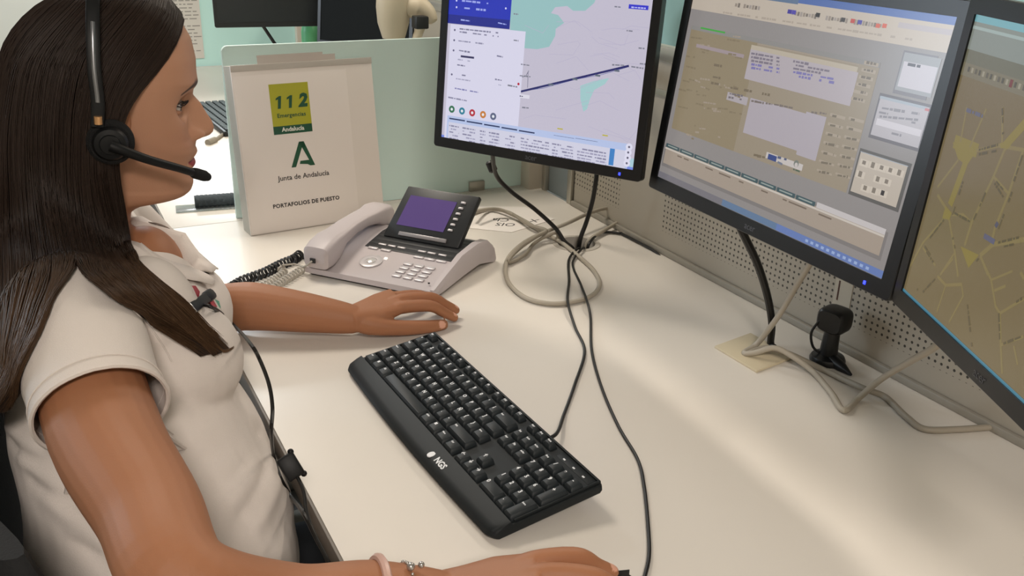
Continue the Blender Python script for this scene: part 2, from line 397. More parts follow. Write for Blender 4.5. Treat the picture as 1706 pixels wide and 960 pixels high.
# ------------------------------------------------------------------ monitors
m_bez = mat('black_gloss_bezel', '#101112', .32, spec=.5)
m_hous = mat('black_housing', '#151617', .5)
m_logo = mat('logo_grey', '#55565a', .4, metal=.4)
m_led = mat('blue_led', '#2a35ff', .4, emit=4)
m_scr = attr_mat('lit_screen', .22, emission=True)
class Screen:
    """flat picture of a lit screen: coloured polygons in the screen's own plane"""
    def __init__(s, M, W, H): s.M = M; s.W = W; s.H = H; s.mb = MB(); s.mb.smooth = False; s.col = []; s.k = 0; s.inv = M.inverted()
    def uv(s, p):
        d = ray(*p); n = s.M.to_3x3() @ Vector((0, 0, 1)); o = s.M.translation
        q = s.inv @ (CAM + d*((o-CAM).dot(n)/d.dot(n))); return min(max(q.x, 0), s.W), min(max(q.y, 0), s.H)
    def poly_uv(s, pts, col, layer):
        s.k += 1; z = .0001+layer*.00008+(s.k % 400)*2e-7
        s.mb.add([(x, y, z) for x, y in pts], [tuple(range(len(pts)))]); s.col.append(lin(col))
    def rect_uv(s, x0, y0, x1, y1, col, layer=1): s.poly_uv([(min(x0, x1), min(y0, y1)), (max(x0, x1), min(y0, y1)), (max(x0, x1), max(y0, y1)), (min(x0, x1), max(y0, y1))], col, layer)
    def rect(s, a, b, col, layer=1): A = s.uv(a); B = s.uv(b); s.rect_uv(A[0], A[1], B[0], B[1], col, layer)
    def poly(s, pts, col, layer=1):
        q = [s.uv(p) for p in pts]
        ar = sum(q[i][0]*q[(i+1) % len(q)][1]-q[(i+1) % len(q)][0]*q[i][1] for i in range(len(q)))
        s.poly_uv(q if ar > 0 else q[::-1], col, layer)
    def line(s, pts, w, col, layer=1):
        q = [Vector(s.uv(p)) for p in pts]
        for a, b in zip(q, q[1:]):
            d = (b-a)
            if d.length < 1e-6: continue
            d.normalize(); n = Vector((-d.y, d.x))*w/2; e = d*w*.3
            s.poly_uv([tuple(a-n-e), tuple(b-n+e), tuple(b+n+e), tuple(a+n-e)], col, layer)
    def words(s, a, b, h, col, layer=2, seed=0, dens=.8):
        """a run of blurred, unreadable writing from a to b"""
        r = random.Random(seed*77+int(a[0]*3+a[1]*7)); A = Vector(s.uv(a)); B = Vector(s.uv(b)); L = (B-A).length; d = (B-A)/max(L, 1e-6); n = Vector((-d.y, d.x)); x = 0
        while x < L:
            w = min(r.uniform(.8, 3.5)*h, L-x); 
            if r.random() < dens:
                p = A+d*x; hh = h*r.uniform(.6, 1)/2
                s.poly_uv([tuple(p-n*hh), tuple(p+d*w-n*hh), tuple(p+d*w+n*hh), tuple(p+n*hh)], col, layer)
            x += w+h*.45
    def disc(s, p, r, col, layer=3):
        c = s.uv(p); s.poly_uv([(c[0]+r*math.cos(2*PI*i/20), c[1]+r*math.sin(2*PI*i/20)) for i in range(20)], col, layer)
    def build(s, parent):
        s.mb.M = Matrix(); v = s.mb.v; s.mb.v = [s.M @ q for q in v]
        o = s.mb.build('screen', m_scr, parent, autosmooth=False)
        a = o.data.color_attributes.new('tint', 'FLOAT_COLOR', 'CORNER'); c = []
        for p, k in zip(o.data.polygons, s.col): c += list(k)*p.loop_total
        a.data.foreach_set('color', c); return o
def monitor(BL, W, H, yaw, tilt, label, side, bottom, top, lit=True, group=None, led=True, arm=None):
    ex = Vector((math.sin(yaw), math.cos(yaw), 0)); uz = Vector((0, 0, 1)); nn = ex.cross(uz)
    ey = uz*math.cos(tilt)-nn*math.sin(tilt); ez = ex.cross(ey); BL = Vector(BL)
    M = axes(BL, ex, ey, ez)
    t = thing('monitor', label, 'monitor', M, group)
    b = MB(); b.M = M; d = .012; z0 = .0025
    # bezel: four rounded bars around the screen
    outer = (-side, -bottom, W+side, H+top)
    def loop(x0, y0, x1, y1, r, n=5):
        o = []
        for cx, cy, a0 in ((x1-r, y1-r, 0), (x0+r, y1-r, PI/2), (x0+r, y0+r, PI), (x1-r, y0+r, 1.5*PI)):
            for i in range(n+1): a = a0+PI/2*i/n; o.append((cx+r*math.cos(a), cy+r*math.sin(a)))
        return o
    O = loop(*outer, .006); O2 = loop(outer[0]+.001, outer[1]+.001, outer[2]-.001, outer[3]-.001, .005); I = loop(0, 0, W, H, .0008)
    seq = [[(x, y, -.014) for x, y in O], [(x, y, z0-.001) for x, y in O], [(x, y, z0) for x, y in O2], [(x, y, z0) for x, y in I], [(x, y, 0) for x, y in I]]
    b.rings([[Vector(p) for p in R] for R in seq], cap=False); b.build('bezel', m_bez, t)
    h = MB(); h.M = M
    h.rings([[Vector((x, y, -.012)) for x, y in loop(outer[0]+.002, outer[1]+.002, outer[2]-.002, outer[3]-.002, .006)], [Vector((x, y, -.026)) for x, y in loop(outer[0]+.006, outer[1]+.006, outer[2]-.006, outer[3]-.006, .012)],
             [Vector((x, y, -.045)) for x, y in loop(outer[0]+.07, outer[1]+.05, outer[2]-.07, outer[3]-.06, .02)], [Vector((x, y, -.052)) for x, y in loop(outer[0]+.09, outer[1]+.07, outer[2]-.09, outer[3]-.08, .02)]])
    h.build('back_housing', m_hous, t)
    if arm:
        a = MB(); c = M @ Vector((W/2, H*.52, -.056)); a.M = M; a.box((W/2, H*.52, -.056), (.1, .1, .01), .003); a.M = Matrix()
        e = Vector(arm); mid = (c+e)/2+Vector((0, 0, -.02)); a.tube([c, c+(M.to_3x3() @ Vector((0, 0, -.02))), mid, e], .013, 10, smooth=4); a.box(e, (.02, .06, .07), .004); a.build('mount_arm', m_dark, t)
    if led:
        l = MB(); l.M = M; l.box((W-.022, -bottom*.55, z0+.0004), (.0035, .0045, .0012), .0004); l.build('power_light', m_led, t)
        g = MB(); g.M = M; g.smooth = False
        text_mb(g, 'acer', .0135, M @ Matrix.Translation((W/2, -bottom*.52, z0+.0003)) if False else Matrix.Translation((W/2, -bottom*.5, z0+.0003)), .0002, spacing=.95); g.build('logo', m_logo, t)
    return t, M
R_ = math.radians
m1, M1 = monitor((.646, 1.51, .98), .376, .3008, R_(149.07), R_(5.9), 'lit monitor showing a pale route map, behind the phone', .015, .0175, .016, arm=(1.055, 1.53, 1.09))
m2, M2 = monitor((.8695, 1.1615, .973), .474, .2955, R_(182.5), R_(7.4), 'lit monitor showing beige emergency forms, standing between the two map monitors', .0185, .0215, .018, arm=(1.055, .93, 1.09))
m3, M3 = monitor((.841, .652, .974), .376, .3008, R_(206.15), R_(3.6), 'lit monitor showing a yellow-brown street map, cut by the right picture edge', .0165, .020, .018, arm=(1.055, .42, 1.09))

# screen one: route map
s = Screen(M1, .376, .3008); W, H = s.W, s.H
s.rect_uv(0, 0, W, H, '#bfbacb', 0)
s.poly([(850, 75), (870, 80), (895, 82), (915, 78), (925, 60), (926, 48), (940, 38), (930, 25), (918, 22), (925, 12), (945, 10), (955, 18), (975, 18), (990, 5), (1000, -20), (1010, -60), (850, -60)], '#94bcbd', 1)
s.poly([(905, -60), (990, -60), (975, -20), (940, -8), (915, -15)], '#94bcbd', 1)
s.poly([(967, 143), (990, 135), (1015, 130), (1008, 140), (990, 150), (983, 165), (978, 182), (972, 186), (967, 165)], '#9fc6c8', 1)
s.poly([(1040, 262), (1058, 265), (1053, 285), (1035, 280)], '#a5c8d4', 1)
r = random.Random(3)
for i in range(26):
    x, y = r.uniform(870, 1060), r.uniform(30, 230); s.line([(x, y), (x+r.uniform(10, 40), y+r.uniform(-12, 14)), (x+r.uniform(30, 70), y+r.uniform(-18, 22))], .0006, '#b3aec6', 1)
s.line([(866, 153), (1047, 110)], .0034, '#262a66', 3); s.line([(868, 152), (905, 147), (960, 132), (1000, 125), (1045, 112)], .0009, '#6f74a8', 2)
for x, y in ((918, 141), (958, 132), (996, 126), (1028, 118)): s.rect((x-4, y-2), (x+4, y+2), '#5f6a78', 4)
s.line([(879, 146), (880, 120)], .0009, '#5d5f78', 2); s.line([(865, 153), (864, 130), (876, 127), (881, 118)], .001, '#66687c', 2)
s.disc((864, 140), .0022, '#b01f3a', 4); s.rect((862, 156), (882, 165), '#d8d6e2', 3); s.words((866, 160), (880, 162), .0022, '#454560', 4)
for a, b in (((868, 107), (882, 109)), ((866, 126), (884, 128)), ((1044, 51), (1054, 52)), ((1064, 80), (1074, 81)), ((1066, 106), (1076, 107)), ((870, 179), (881, 180)), ((856, 23), (864, 24)), ((856, 67), (864, 68)), ((1024, 11), (1034, 12)), ((846, 142), (862, 145)), ((1020, 108), (1040, 109)), ((1052, 111), (1072, 114))): s.words(a, b, .0028, '#7d7e8c', 4, dens=1)
s.rect((1048, 7), (1080, 17), '#3436c4', 3); s.words((1052, 12), (1076, 14), .0022, '#b9bbf0', 4)
s.rect((751, 40), (848, 400), '#d4d2e6', 3); s.rect_uv(0, s.uv((751, 39))[1], s.uv((849, 49))[0], H, '#2735b0', 4); s.rect_uv(0, s.uv((751, 39))[1], s.uv((849, 49))[0], s.uv((751, 24))[1], '#222b86', 5)
for a, b, h in (((770, 1), (815, 6), .0035), ((770, 13), (810, 17), .0035), ((768, 33), (783, 35), .0026), ((830, 38), (844, 41), .0026)): s.words(a, b, h, '#9aa5e6', 6)
s.disc((761, 1), .0017, '#c9cdf2', 6); s.disc((761, 12), .0017, '#c9cdf2', 6); s.disc((843, 14), .0017, '#c9cdf2', 6)
for a, b, h, c in (((766, 48), (832, 55), .0028, '#7d7c96'), ((766, 53), (831, 61), .0028, '#84839c'), ((764, 68), (806, 73), .0026, '#8d8ca6'), ((765, 84), (783, 87), .003, '#7d7c96'), ((763, 99), (797, 104), .0024, '#a3a2ba'), ((762, 108), (775, 110), .0028, '#76758f'),
                   ((761, 124), (776, 126), .003, '#7d7c96'), ((760, 131), (786, 135), .0024, '#a3a2ba'), ((828, 93), (838, 95), .0028, '#7d7c96'), ((825, 132), (836, 134), .0028, '#7d7c96'), ((825, 140), (835, 142), .0024, '#a3a2ba'), ((758, 147), (797, 154), .0028, '#7f7fae'), ((747, 162), (778, 168), .0032, '#8a89a2')): s.words(a, b, h, c, 6)
s.rect((768, 92), (790, 98), '#34335a', 6)
for x, y in ((758, 50), (757, 67), (756, 84), (753, 124)): s.disc((x, y), .0018, '#5c5b78', 6)
for (x, y), c in zip(((753, 182), (770, 185), (787, 188), (805, 191), (822, 194)), ('#2f6b4f', '#2f7d94', '#b02f3e', '#c27a3a', '#5a6380')): s.disc((x, y), .0062, c, 6); s.disc((x, y), .0025, '#dfe3ea', 7)
s.rect((746, 192), (1031, 400), '#b1bfe2', 8)
s.rect((748, 203), (1027, 400), '#ccccde', 9)
for i in range(5): s.rect((749+29*i, 196+5.1*i), (775+29*i, 202.5+5.1*i), '#26345c', 10)
s.rect((923, 225), (957, 231), '#26345c', 10); s.rect((959, 230), (996, 236.5), '#26345c', 10)
for i in range(8):
    for x0, x1 in ((749, 765), (771, 792), (800, 809), (815, 832), (842, 858), (868, 915), (920, 955), (962, 1010)):
        y0 = 209+.178*(x0-749)+5.2*i
        if y0 < 232+.178*(x0-749): s.words((x0, y0), (x1, y0+.178*(x1-x0)), .0028, '#9a99b4' if i % 2 else '#85849f', 10, seed=i, dens=.75)
s.rect((1017, 247), (1022, 276), '#3d7fc0', 11)
for x, y in ((933, 214.5), (1008, 225.5)): s.rect((x-4, y-1.5), (x+5, y+2), '#b7ad3a', 9)
for x, y in ((1048.5, 245), (1047, 254), (1046, 263), (1044.5, 272)): s.disc((x, y), .0058, '#d9d8ea', 9); s.disc((x, y), .0018, '#5a596e', 10)
s.rect_uv(0, 0, W, .004, '#7286d8', 2)
s.build(m1)
# screen two: incident forms
s = Screen(M2, .474, .2955); W, H = s.W, s.H
s.rect_uv(0, 0, W, H, '#86817f', 0)
s.rect_uv(0, s.uv((1465, 27))[1], W, H, '#46609a', 2); s.rect_uv(0, s.uv((1465, 27))[1], s.uv((1330, 5))[0], H, '#566a84', 3)
s.rect_uv(0, s.uv((1574.7, 88))[1], W, s.uv((1588, 42))[1], '#b3a799', 2)
s.rect_uv(s.uv((1496, 45))[0], s.uv((1588, 60))[1], W*.995, s.uv((1588, 50))[1], '#a89fa0', 3)
for i in range(54):
    f = i/53; x = 1225+f*250; y = 8+f*36
    if 9 < i < 20: continue
    s.words((x, y), (x+3.5, y+.6), .006, ['#8a7f74', '#6f665e', '#948b84'][i % 3], 3, seed=i, dens=.9)
for x, y, c in ((1316, 19.5, '#3a2f8a'), (1323, 20.5, '#4a3f9a'), (1363, 25, '#2a2625'), (1405, 33, '#3a3532'), (1421, 35, '#b0413a'), (1433, 37, '#3f3a90'), (1463, 43, '#c0543a'), (1474, 43, '#c0543a')): s.rect((x-2.6, y-4), (x+2.6, y+4), c, 4)
s.words((1200, 20), (1520, 66), .003, '#a09487', 3, dens=.6)
s.rect((1153, 43), (1410, 321), '#85785f', 2); xw = s.uv((1470, 96))[0]; yb = s.uv((1409.7, 321.6))[1]; yt = s.uv((1154, 42))[1]
s.rect_uv(s.uv((1150, 60))[0], yb, xw, yt, '#8f8371', 2); s.rect_uv(s.uv((1150, 60))[0], yb, s.uv((1245, 150))[0], yt, '#877a62', 2)
s.rect_uv(s.uv((1150, 60))[0], yt-.006, xw, yt, '#827f7c', 3)
s.rect((1168, 45), (1208, 56), '#3c9a3a', 4)
s.rect((1161, 73), (1239, 97), '#95878a', 3)
s.rect((1262, 73), (1432, 108), '#a89d9c', 3)
s.rect((1251, 82), (1416, 177), '#a69da2', 3); s.rect((1251, 82), (1430, 112), '#aba08f', 3)
for i in range(5):
    y = 89+i*6; c = '#746c78' if i < 3 else '#726ca0'
    s.words((1252, y), (1288, y+6), .0034, c, 5, seed=i); s.words((1294, y+7), (1299, y+8), .0034, c, 5, dens=1); s.words((1322, y+13), (1322+[26, 62, 46, 74, 68][i], y+13+[5, 11, 8, 13, 12][i]), .0034, c, 5, seed=i+9)
s.rect((1213, 153), (1244, 176), '#a29a9e', 3); s.words((1216, 156), (1238, 160), .003, '#6b6468', 4); s.words((1214, 162), (1236, 166), .003, '#6b6468', 4)
s.rect((1251, 163), (1330, 252), '#a39ba2', 3); s.rect((1344, 186), (1359, 268), '#a39ba2', 3); s.rect_uv(s.uv((1343, 195))[0], s.uv((1357, 268))[1], s.uv((1376, 199))[0], s.uv((1344, 190))[1], '#a39ba2', 3)
for x, y in ((1252, 168), (1262, 170), (1276, 172), (1290, 174), (1300, 176), (1310, 178), (1366, 188), (1352, 187)): s.words((x, y), (x+11, y+2), .003, '#6f6560', 4, dens=1)
s.rect((1278, 253), (1336, 285), '#b9b2ae', 4); s.rect((1281, 256), (1293, 270), '#2d3f78', 5); s.words((1296, 262), (1311, 266), .0034, '#4c5470', 5); s.words((1296, 270), (1304, 274), .003, '#6a6f80', 5)
s.disc((1327, 273), .0046, '#6f746c', 5); s.disc((1327, 275), .003, '#b9b2ae', 6); s.words((1322, 282), (1333, 286), .0026, '#4c5c4c', 6)
for i in range(7):
    for j in range(2):
        x, y = 1393-i*3.7+j*31, 191+i*15.5+j*6; s.rect((x-9, y-3), (x+15, y+9), '#9d9080', 3); s.words((x-6, y+2), (x+11, y+5), .0034, '#6e6455', 4, seed=i*2+j)
for i in range(6):
    x, y = 1447-i*4.4, 104+i*12; s.rect((x-6, y-3), (x+16, y+8), '#9d9080', 3); s.words((x-3, y), (x+13, y+3), .0034, '#6a6053', 4, seed=i)
r = random.Random(8)
for i in range(46):
    x = r.uniform(1120, 1225); y = r.uniform(60, 230)
    if y < 226-(x-1120)*-.25 and x > 1152-.205*y+6: s.words((x, y), (x+r.uniform(8, 22), y+r.uniform(1.5, 4)), .0028, '#7b6e58' if i % 3 else '#96897a', 3, seed=i)
for x, y in ((1190, 108), (1188, 128), (1217, 146), (1185, 138), (1240, 150), (1270, 156), (1256, 258), (1262, 260)): s.words((x, y), (x+13, y+2.5), .0036, '#6e6250', 4, dens=1)
s.rect((1508, 87), (1551, 163), '#8f9092', 3); s.rect((1507, 102), (1551, 156), '#b7b2b8', 4); s.words((1513, 107), (1534, 111), .004, '#47444a', 5, dens=1); s.rect_uv(s.uv((1508, 87))[0]-.002, s.uv((1544, 165))[1]-.002, s.uv((1562, 100))[0], s.uv((1508, 87))[1]+.002, '#706c70', 2)
s.rect((1468, 160), (1530, 247), '#a9a4a8', 3); s.rect((1462, 197), (1533, 228), '#c0bbc0', 4); s.rect((1466, 164), (1545, 178), '#98a0a8', 4); s.rect_uv(s.uv((1468, 160))[0]-.0025, s.uv((1529, 248))[1]-.003, W*.998, s.uv((1468, 158))[1]+.002, '#625e62', 2)
for a, b in (((1470, 180), (1532, 190)), ((1465, 187), (1480, 190)), ((1510, 202), (1530, 206)), ((1486, 222), (1502, 226)), ((1466, 194), (1530, 200))): s.words(a, b, .0034, '#807d82', 5)
s.rect((1542, 180), (1548, 186), '#b0686a', 5)
s.rect((1435, 252), (1493, 346), '#b0a598', 4); s.rect((1434, 253), (1514, 277), '#8e99a6', 5); s.rect_uv(s.uv((1435, 252))[0]-.0025, s.uv((1493, 348))[1]-.003, s.uv((1515, 277))[0]+.003, s.uv((1435, 250))[1]+.002, '#55524f', 3)
for j in range(3):
    for i in range(5):
        x, y = 1440+i*14.6-j*6.5, 271+i*4.2+j*19
        if (i, j) in ((1, 1), (4, 1), (0, 2), (4, 2)): continue
        s.rect((x-5, y-7), (x+6, y+9), '#bfb4a6', 6); s.words((x-2.5, y-1), (x+3, y+1), .007, '#786e62' if (i, j) != (3, 2) else '#2a2624', 7, seed=i+5*j, dens=1)
s.rect_uv(s.uv((1104, 276))[0], s.uv((1466, 427))[1], s.uv((1479, 376))[0], s.uv((1110, 243))[1], '#9a8d80', 4)
s.rect_uv(s.uv((1104, 276))[0]-.003, s.uv((1466, 427))[1]-.005, s.uv((1479, 376))[0]+.004, s.uv((1110, 243))[1]+.003, '#76716f', 3)
x0, y0 = s.uv((1110, 241)); x1, y1 = s.uv((1360, 338)); n = 9
for i in range(n): a = x0+(x1-x0)*i/n; s.rect_uv(a+.001, y0-.003, a+(x1-x0)/n-.001, y0+.003, '#3a4f54', 6); s.rect_uv(a+.006, y0-.0006, a+(x1-x0)/n-.006, y0+.0012, '#8a938f', 7)
s.rect_uv(x0, y0-.006, s.uv((1479, 376))[0], y0-.0035, '#bdb4aa', 6); s.rect_uv(x1+.002, y0-.003, s.uv((1479, 376))[0], y0+.004, '#b9b3b2', 6)
for i in range(26):
    f = r.random(); s.rect_uv(x0+.01+f*.36, y0-.0105, x0+.016+f*.36+r.uniform(0, .008), y0-.0085, '#6d6054', 6)
s.rect_uv(0, .0005, W, .0095, '#5b728f', 4); s.rect_uv(W*.6, .0005, W, .0095, '#5f74a8', 5); s.rect_uv(0, .0005, W*.35, .0095, '#6f6c72', 5)
for i in range(12): a = W*.72+i*.0095; s.rect_uv(a, .003, a+.005, .0065, '#8fa2c8', 6)
s.build(m2)
# screen three: street map
s = Screen(M3, .376, .3008); W, H = s.W, s.H
s.rect_uv(0, 0, W, H, '#6d6044', 0)
s.rect_uv(0, H-.007, W, H, '#6d9ea6', 4); s.rect_uv(0, H-.034, W, H-.007, '#7b8078', 3); s.rect_uv(0, H-.014, W, H-.011, '#93a09b', 4); s.rect_uv(0, H-.047, W, H-.034, '#63614f', 3); s.rect_uv(0, H-.060, W, H-.047, '#6f6853', 3)
for i in range(16): s.rect_uv(.012+i*.0075, H-.055, .016+i*.0075, H-.050, ['#4a4638', '#8d8672', '#565041'][i % 3], 5)
s.rect_uv(.094, H-.056, .099, H-.049, '#6a2f2c', 6)
def Z(X, Y, o=180): return (1500+X/3.43, o+Y/3.43)
ry, rl = '#7d7038', '#7a6d46'
for pts, w, c in (([(320, 195), (430, 240)], 0.0136, ry), ([(400, 235), (360, 350), (290, 540)], 0.0099, ry), ([(380, 0), (345, 190)], 0.0030, rl), ([(490, 10), (400, 220)], 0.0030, rl), ([(430, 245), (560, 215), (706, 240)], 0.0036, rl), ([(585, 0), (582, 200)], 0.0030, rl),
                  ([(720, 80), (600, 215)], 0.0099, ry), ([(600, 230), (530, 400), (410, 650), (370, 780)], 0.0036, rl), ([(700, 250), (620, 490), (540, 690), (520, 780)], 0.0036, rl), ([(540, 400), (620, 490)], 0.0030, rl), ([(330, 300), (215, 450)], 0.0030, rl), ([(215, 500), (260, 570)], 0.0036, rl),
                  ([(245, 640), (130, 770), (60, 900)], 0.0030, rl), ([(280, 640), (310, 810), (330, 960)], 0.0030, rl), ([(300, 610), (360, 610), (400, 650)], 0.0030, rl), ([(460, 840), (530, 780), (720, 750)], 0.0048, rl), ([(130, 800), (200, 900)], 0.0024, rl), ([(310, 830), (230, 950)], 0.0024, rl), ([(460, 850), (500, 950)], 0.0030, rl)):
    s.line([Z(*p) for p in pts], w, c, 1)
s.poly([Z(260, 560), Z(295, 600), Z(280, 640), Z(240, 630)], ry, 1); s.poly([Z(345, 790), Z(450, 840), Z(390, 915)], ry, 1); s.poly([Z(300, 195), Z(440, 240), Z(380, 330), Z(330, 290)], ry, 1); s.poly([Z(570, 200), Z(640, 200), Z(620, 230), Z(575, 230)], ry, 1)
for pts, w in (([(470, 50), (520, 160), (545, 310), (570, 350), (575, 540), (582, 690)], 0.0028), ([(520, 160), (640, 110)], 0.0022), ([(540, 220), (600, 195)], 0.0028), ([(570, 350), (720, 260)], 0.0028), ([(580, 530), (700, 485)], 0.0028), ([(650, 540), (670, 640)], 0.0022), ([(215, 140), (260, 190), (350, 185)], 0.0033), ([(260, 190), (210, 340)], 0.0022), ([(350, 185), (360, 250), (280, 400)], 0.0022), ([(300, 40), (230, 130)], 0.0022), ([(690, 120), (706, 150)], 0.0033)):
    s.line([Z(*p, 420) for p in pts], w, rl, 1)
for a, b in (((300, 610), (360, 420)), ((310, 600), (400, 650)), ((500, 460), (420, 640)), ((585, 0), (588, 150)), ((450, 240), (560, 210)), ((450, 265), (550, 245)), ((550, 420), (600, 480)), ((700, 270), (650, 420)), ((640, 480), (560, 700)), ((560, 770), (680, 740)), ((560, 800), (690, 770)), ((300, 740), (315, 810)), ((140, 790), (200, 880)), ((390, 925), (450, 860)), ((250, 640), (150, 770)), ((540, 430), (590, 510))):
    s.words(Z(*a), Z(*b), .0030, '#544c36', 3)
for a, b in (((385, 300), (410, 540)), ((565, 350), (570, 500)), ((590, 525), (690, 485)), ((640, 300), (706, 260)), ((85, 160), (100, 220)), ((130, 230), (200, 155)), ((150, 0), (190, 60))): s.words(Z(*a, 420), Z(*b, 420), .0030, '#564d37', 3)
s.words(Z(480, 730), Z(545, 770), .006, '#56566a', 4, dens=1); s.words(Z(545, 680), Z(560, 655), .007, '#4a4a5c', 4, dens=1); s.words(Z(380, 10), Z(480, 50), .004, '#5a5a6a', 4, dens=1)
s.rect_uv(0, 0, W, .003, '#3d7488', 5)  # teal shine of the bezel bevel, painted as glowing screen colour
s.build(m3)
# switched-off monitors on the far desk
ma, Ma = monitor((.585, 3.20, .995), .376, .3008, R_(97), R_(4), 'dark monitor on the far desk in front of the turquoise screen', .012, .016, .014, led=False, arm=(1.055, 3.5, 1.07))
q = MB(); q.M = Ma; q.box((.188, .1504, .0002), (.376, .3008, .0006)); q.build('screen', mat('screen_off', '#15191b', .3), ma)
mb_, Mb = monitor(dep(534, 66, 3.02), .376, .3008, R_(152), R_(6), 'dark monitor on the far desk turned towards the grey desk screen', .014, .018, .014, led=False, arm=(1.055, 2.95, 1.07))
q = MB(); q.M = Mb; q.box((.188, .1504, .0002), (.376, .3008, .0006)); q.build('screen', mat('screen_off_grey', '#16191a', .7, spec=.1), mb_)
# ------------------------------------------------------------------ keyboard
def keyboard():
    a = math.atan2(-1, .036); X = Vector((.036, -1, 0)).normalized(); Y = Vector((1, .036, 0)).normalized()
    tilt = math.radians(8.0); o = Vector((.343, 1.156, DZ))
    Yt = Y*math.cos(tilt)+Vector((0, 0, 1))*math.sin(tilt); Zt = X.cross(Yt)
    M = axes(o+Vector((0, 0, .001)), X, Yt, Zt)
    t = thing('keyboard', 'black computer keyboard lying on the desk in front of the seated woman', 'keyboard', M)
    mk = mat('keyboard_black', '#1c2022', .55, spec=.28); mkey = mat('key_black', '#24292c', .5, spec=.3); mleg = mat('legend_white', '#e4e6ea', .6)
    LW, LD = .442, .144
    b = MB(); b.M = M
    # section across depth swept along the length; bowed front lip
    def sec(x, bow, e):
        d_ = min(x, LW-x); rc = .014; cr = (rc-math.sqrt(max(0, rc*rc-(rc-d_)**2))) if d_ < rc else 0
        f = -.006*bow+cr*.8
        pts = [(f+.004, .001), (f, .006), (f+.003, .011), (f+.012, .0145), (max(.026, f+.013), .0165), (max(.0275, f+.0145), .0125), (LD-.003-cr*.3, .0125), (LD-cr*.3, .010), (LD-cr*.3, .004), (LD-.003-cr*.3, .001)]
        return [Vector((x, .002+(y if e == 0 else min(max(y, f+.004), LD-.004)), z if e == 0 else min(max(z, .003), .011))) for y, z in pts]
    R = [sec(.000, 0, 1)]; 
    for x in [.0012, .003, .0055, .009, .0135]+[.02+(LW-.04)*i/12 for i in range(13)]+[LW-.0135, LW-.009, LW-.0055, LW-.003, LW-.0012]: R.append(sec(x, math.sin(PI*x/LW), 0))
    R.append(sec(LW, 0, 1)); b.rings(R); b.build('body', mk, t)
    r = MB(); r.M = M
    for x0, x1 in ((.003, .0055), (LW-.0055, LW-.003)): r.box(((x0+x1)/2, .088, .0135), (x1-x0, .110, .004), .001)
    r.box((LW/2, .1425, .0135), (LW-.006, .003, .004), .001); r.build('rim', mk, t)
    for x in (.05, LW-.05):
        f = MB(); f.M = M; f.box((x, LD-.012, -.0085), (.03, .004, .017), .001); f.build('foot', mk, t)
    keys = []
    p = .019; x0 = .0075; rows = [.0375, .0567, .0759, .0951, .1143, .1335]  # row centres from the front
    def K(col, row, w=1, leg='', h=1, x_=None): keys.append((x0+(col+w/2)*p if x_ is None else x_, rows[row], w*p, p*h, leg, row))
    r5 = [(1.25, 'Ctrl'), (1.25, 'win'), (1.25, 'Alt'), (6.25, ''), (1.25, 'AltGr'), (1.25, 'win'), (1.25, 'Menu'), (1.25, 'Ctrl')]; c = 0
    for w, l in r5: K(c, 0, w, l); c += w
    c = 0
    for w, l in [(1.25, 'Shift')]+[(1, ch) for ch in '<ZXCVBNM,.-']+[(2.75, 'Shift')]: K(c, 1, w, l); c += w
    c = 0
    for w, l in [(1.75, 'Mayus')]+[(1, ch) for ch in 'ASDFGHJKL']+[(1, 'Ñ'), (1, '{'), (1, '}'), (1.25, 'Intro')]: K(c, 2, w, l); c += w
    c = 0
    for w, l in [(1.5, 'Tab')]+[(1, ch) for ch in 'QWERTYUIOP']+[(1, '['), (1, ']'), (1.5, '')]: K(c, 3, w, l); c += w
    c = 0
    for w, l in [(1, 'º')]+[(1, ch) for ch in '1234567890']+[(1, "'"), (1, '¡'), (2, 'Retr')]: K(c, 4, w, l); c += w
    for i, l in enumerate(['Esc']+['F%d' % k for k in range(1, 13)]):
        col = 0 if i == 0 else 1.9+(i-1)*1+(.35 if i > 4 else 0)+(.35 if i > 8 else 0); K(col, 5, .92 if i else 1, l, .72)
    n0 = 15.35
    for i, l in enumerate(('Impr', 'Bloq', 'Pausa')): K(n0+i, 5, .95, l, .72)
    for r_, ls in ((4, ('Ins', 'Inicio', 'RePag')), (3, ('Supr', 'Fin', 'AvPag'))):
        for i, l in enumerate(ls): K(n0+i, r_, 1, l)
    K(n0+1, 1, 1, '↑')
    for i, l in enumerate('←↓→'): K(n0+i, 0, 1, l)
    n1 = 18.65
    for r_, ls in ((4, ('Bloq', '/', '*', '-')), (3, ('7', '8', '9')), (2, ('4', '5', '6')), (1, ('1', '2', '3'))):
        for i, l in enumerate(ls): K(n1+i, r_, 1, l)
    K(n1, 0, 2, '0'); K(n1+2, 0, 1, '.')
    keys.append((x0+(n1+3.5)*p, (rows[3]+rows[2])/2, p, 2*p, '+', 2)); keys.append((x0+(n1+3.5)*p, (rows[1]+rows[0])/2, p, 2*p, 'Intro', 0))
    keys.sort(key=lambda k: k[0], reverse=True)          # nearest to the camera first
    mass = MB(); mass.M = M
    for i, (x, y, w, d, leg, row) in enumerate(keys):
        m = MB() if i < 100 else mass; m.M = M; m.m = 0; m.smooth = True
        g = .0012; w2, d2 = w/2-g, d/2-g; h0, h1 = .0125, .0195; ins = .0022
        def lp(a, b_, z, r=.0015, dy=0):
            o_ = []
            for cx, cy, a0 in ((a-r, b_-r, 0), (-a+r, b_-r, PI/2), (-a+r, -b_+r, PI), (a-r, -b_+r, 1.5*PI)):
                for k in range(3): q = a0+PI/4*k; o_.append(Vector((x+cx+r*math.cos(q), y+dy+cy+r*math.sin(q), z)))
            return o_
        m.rings([lp(w2, d2, h0), lp(w2-.0004, d2-.0004, h0+.004), lp(w2-ins, d2-ins*.8, h1-.0006, dy=.0006), lp(w2-ins-.0008, d2-ins, h1, dy=.0006)])
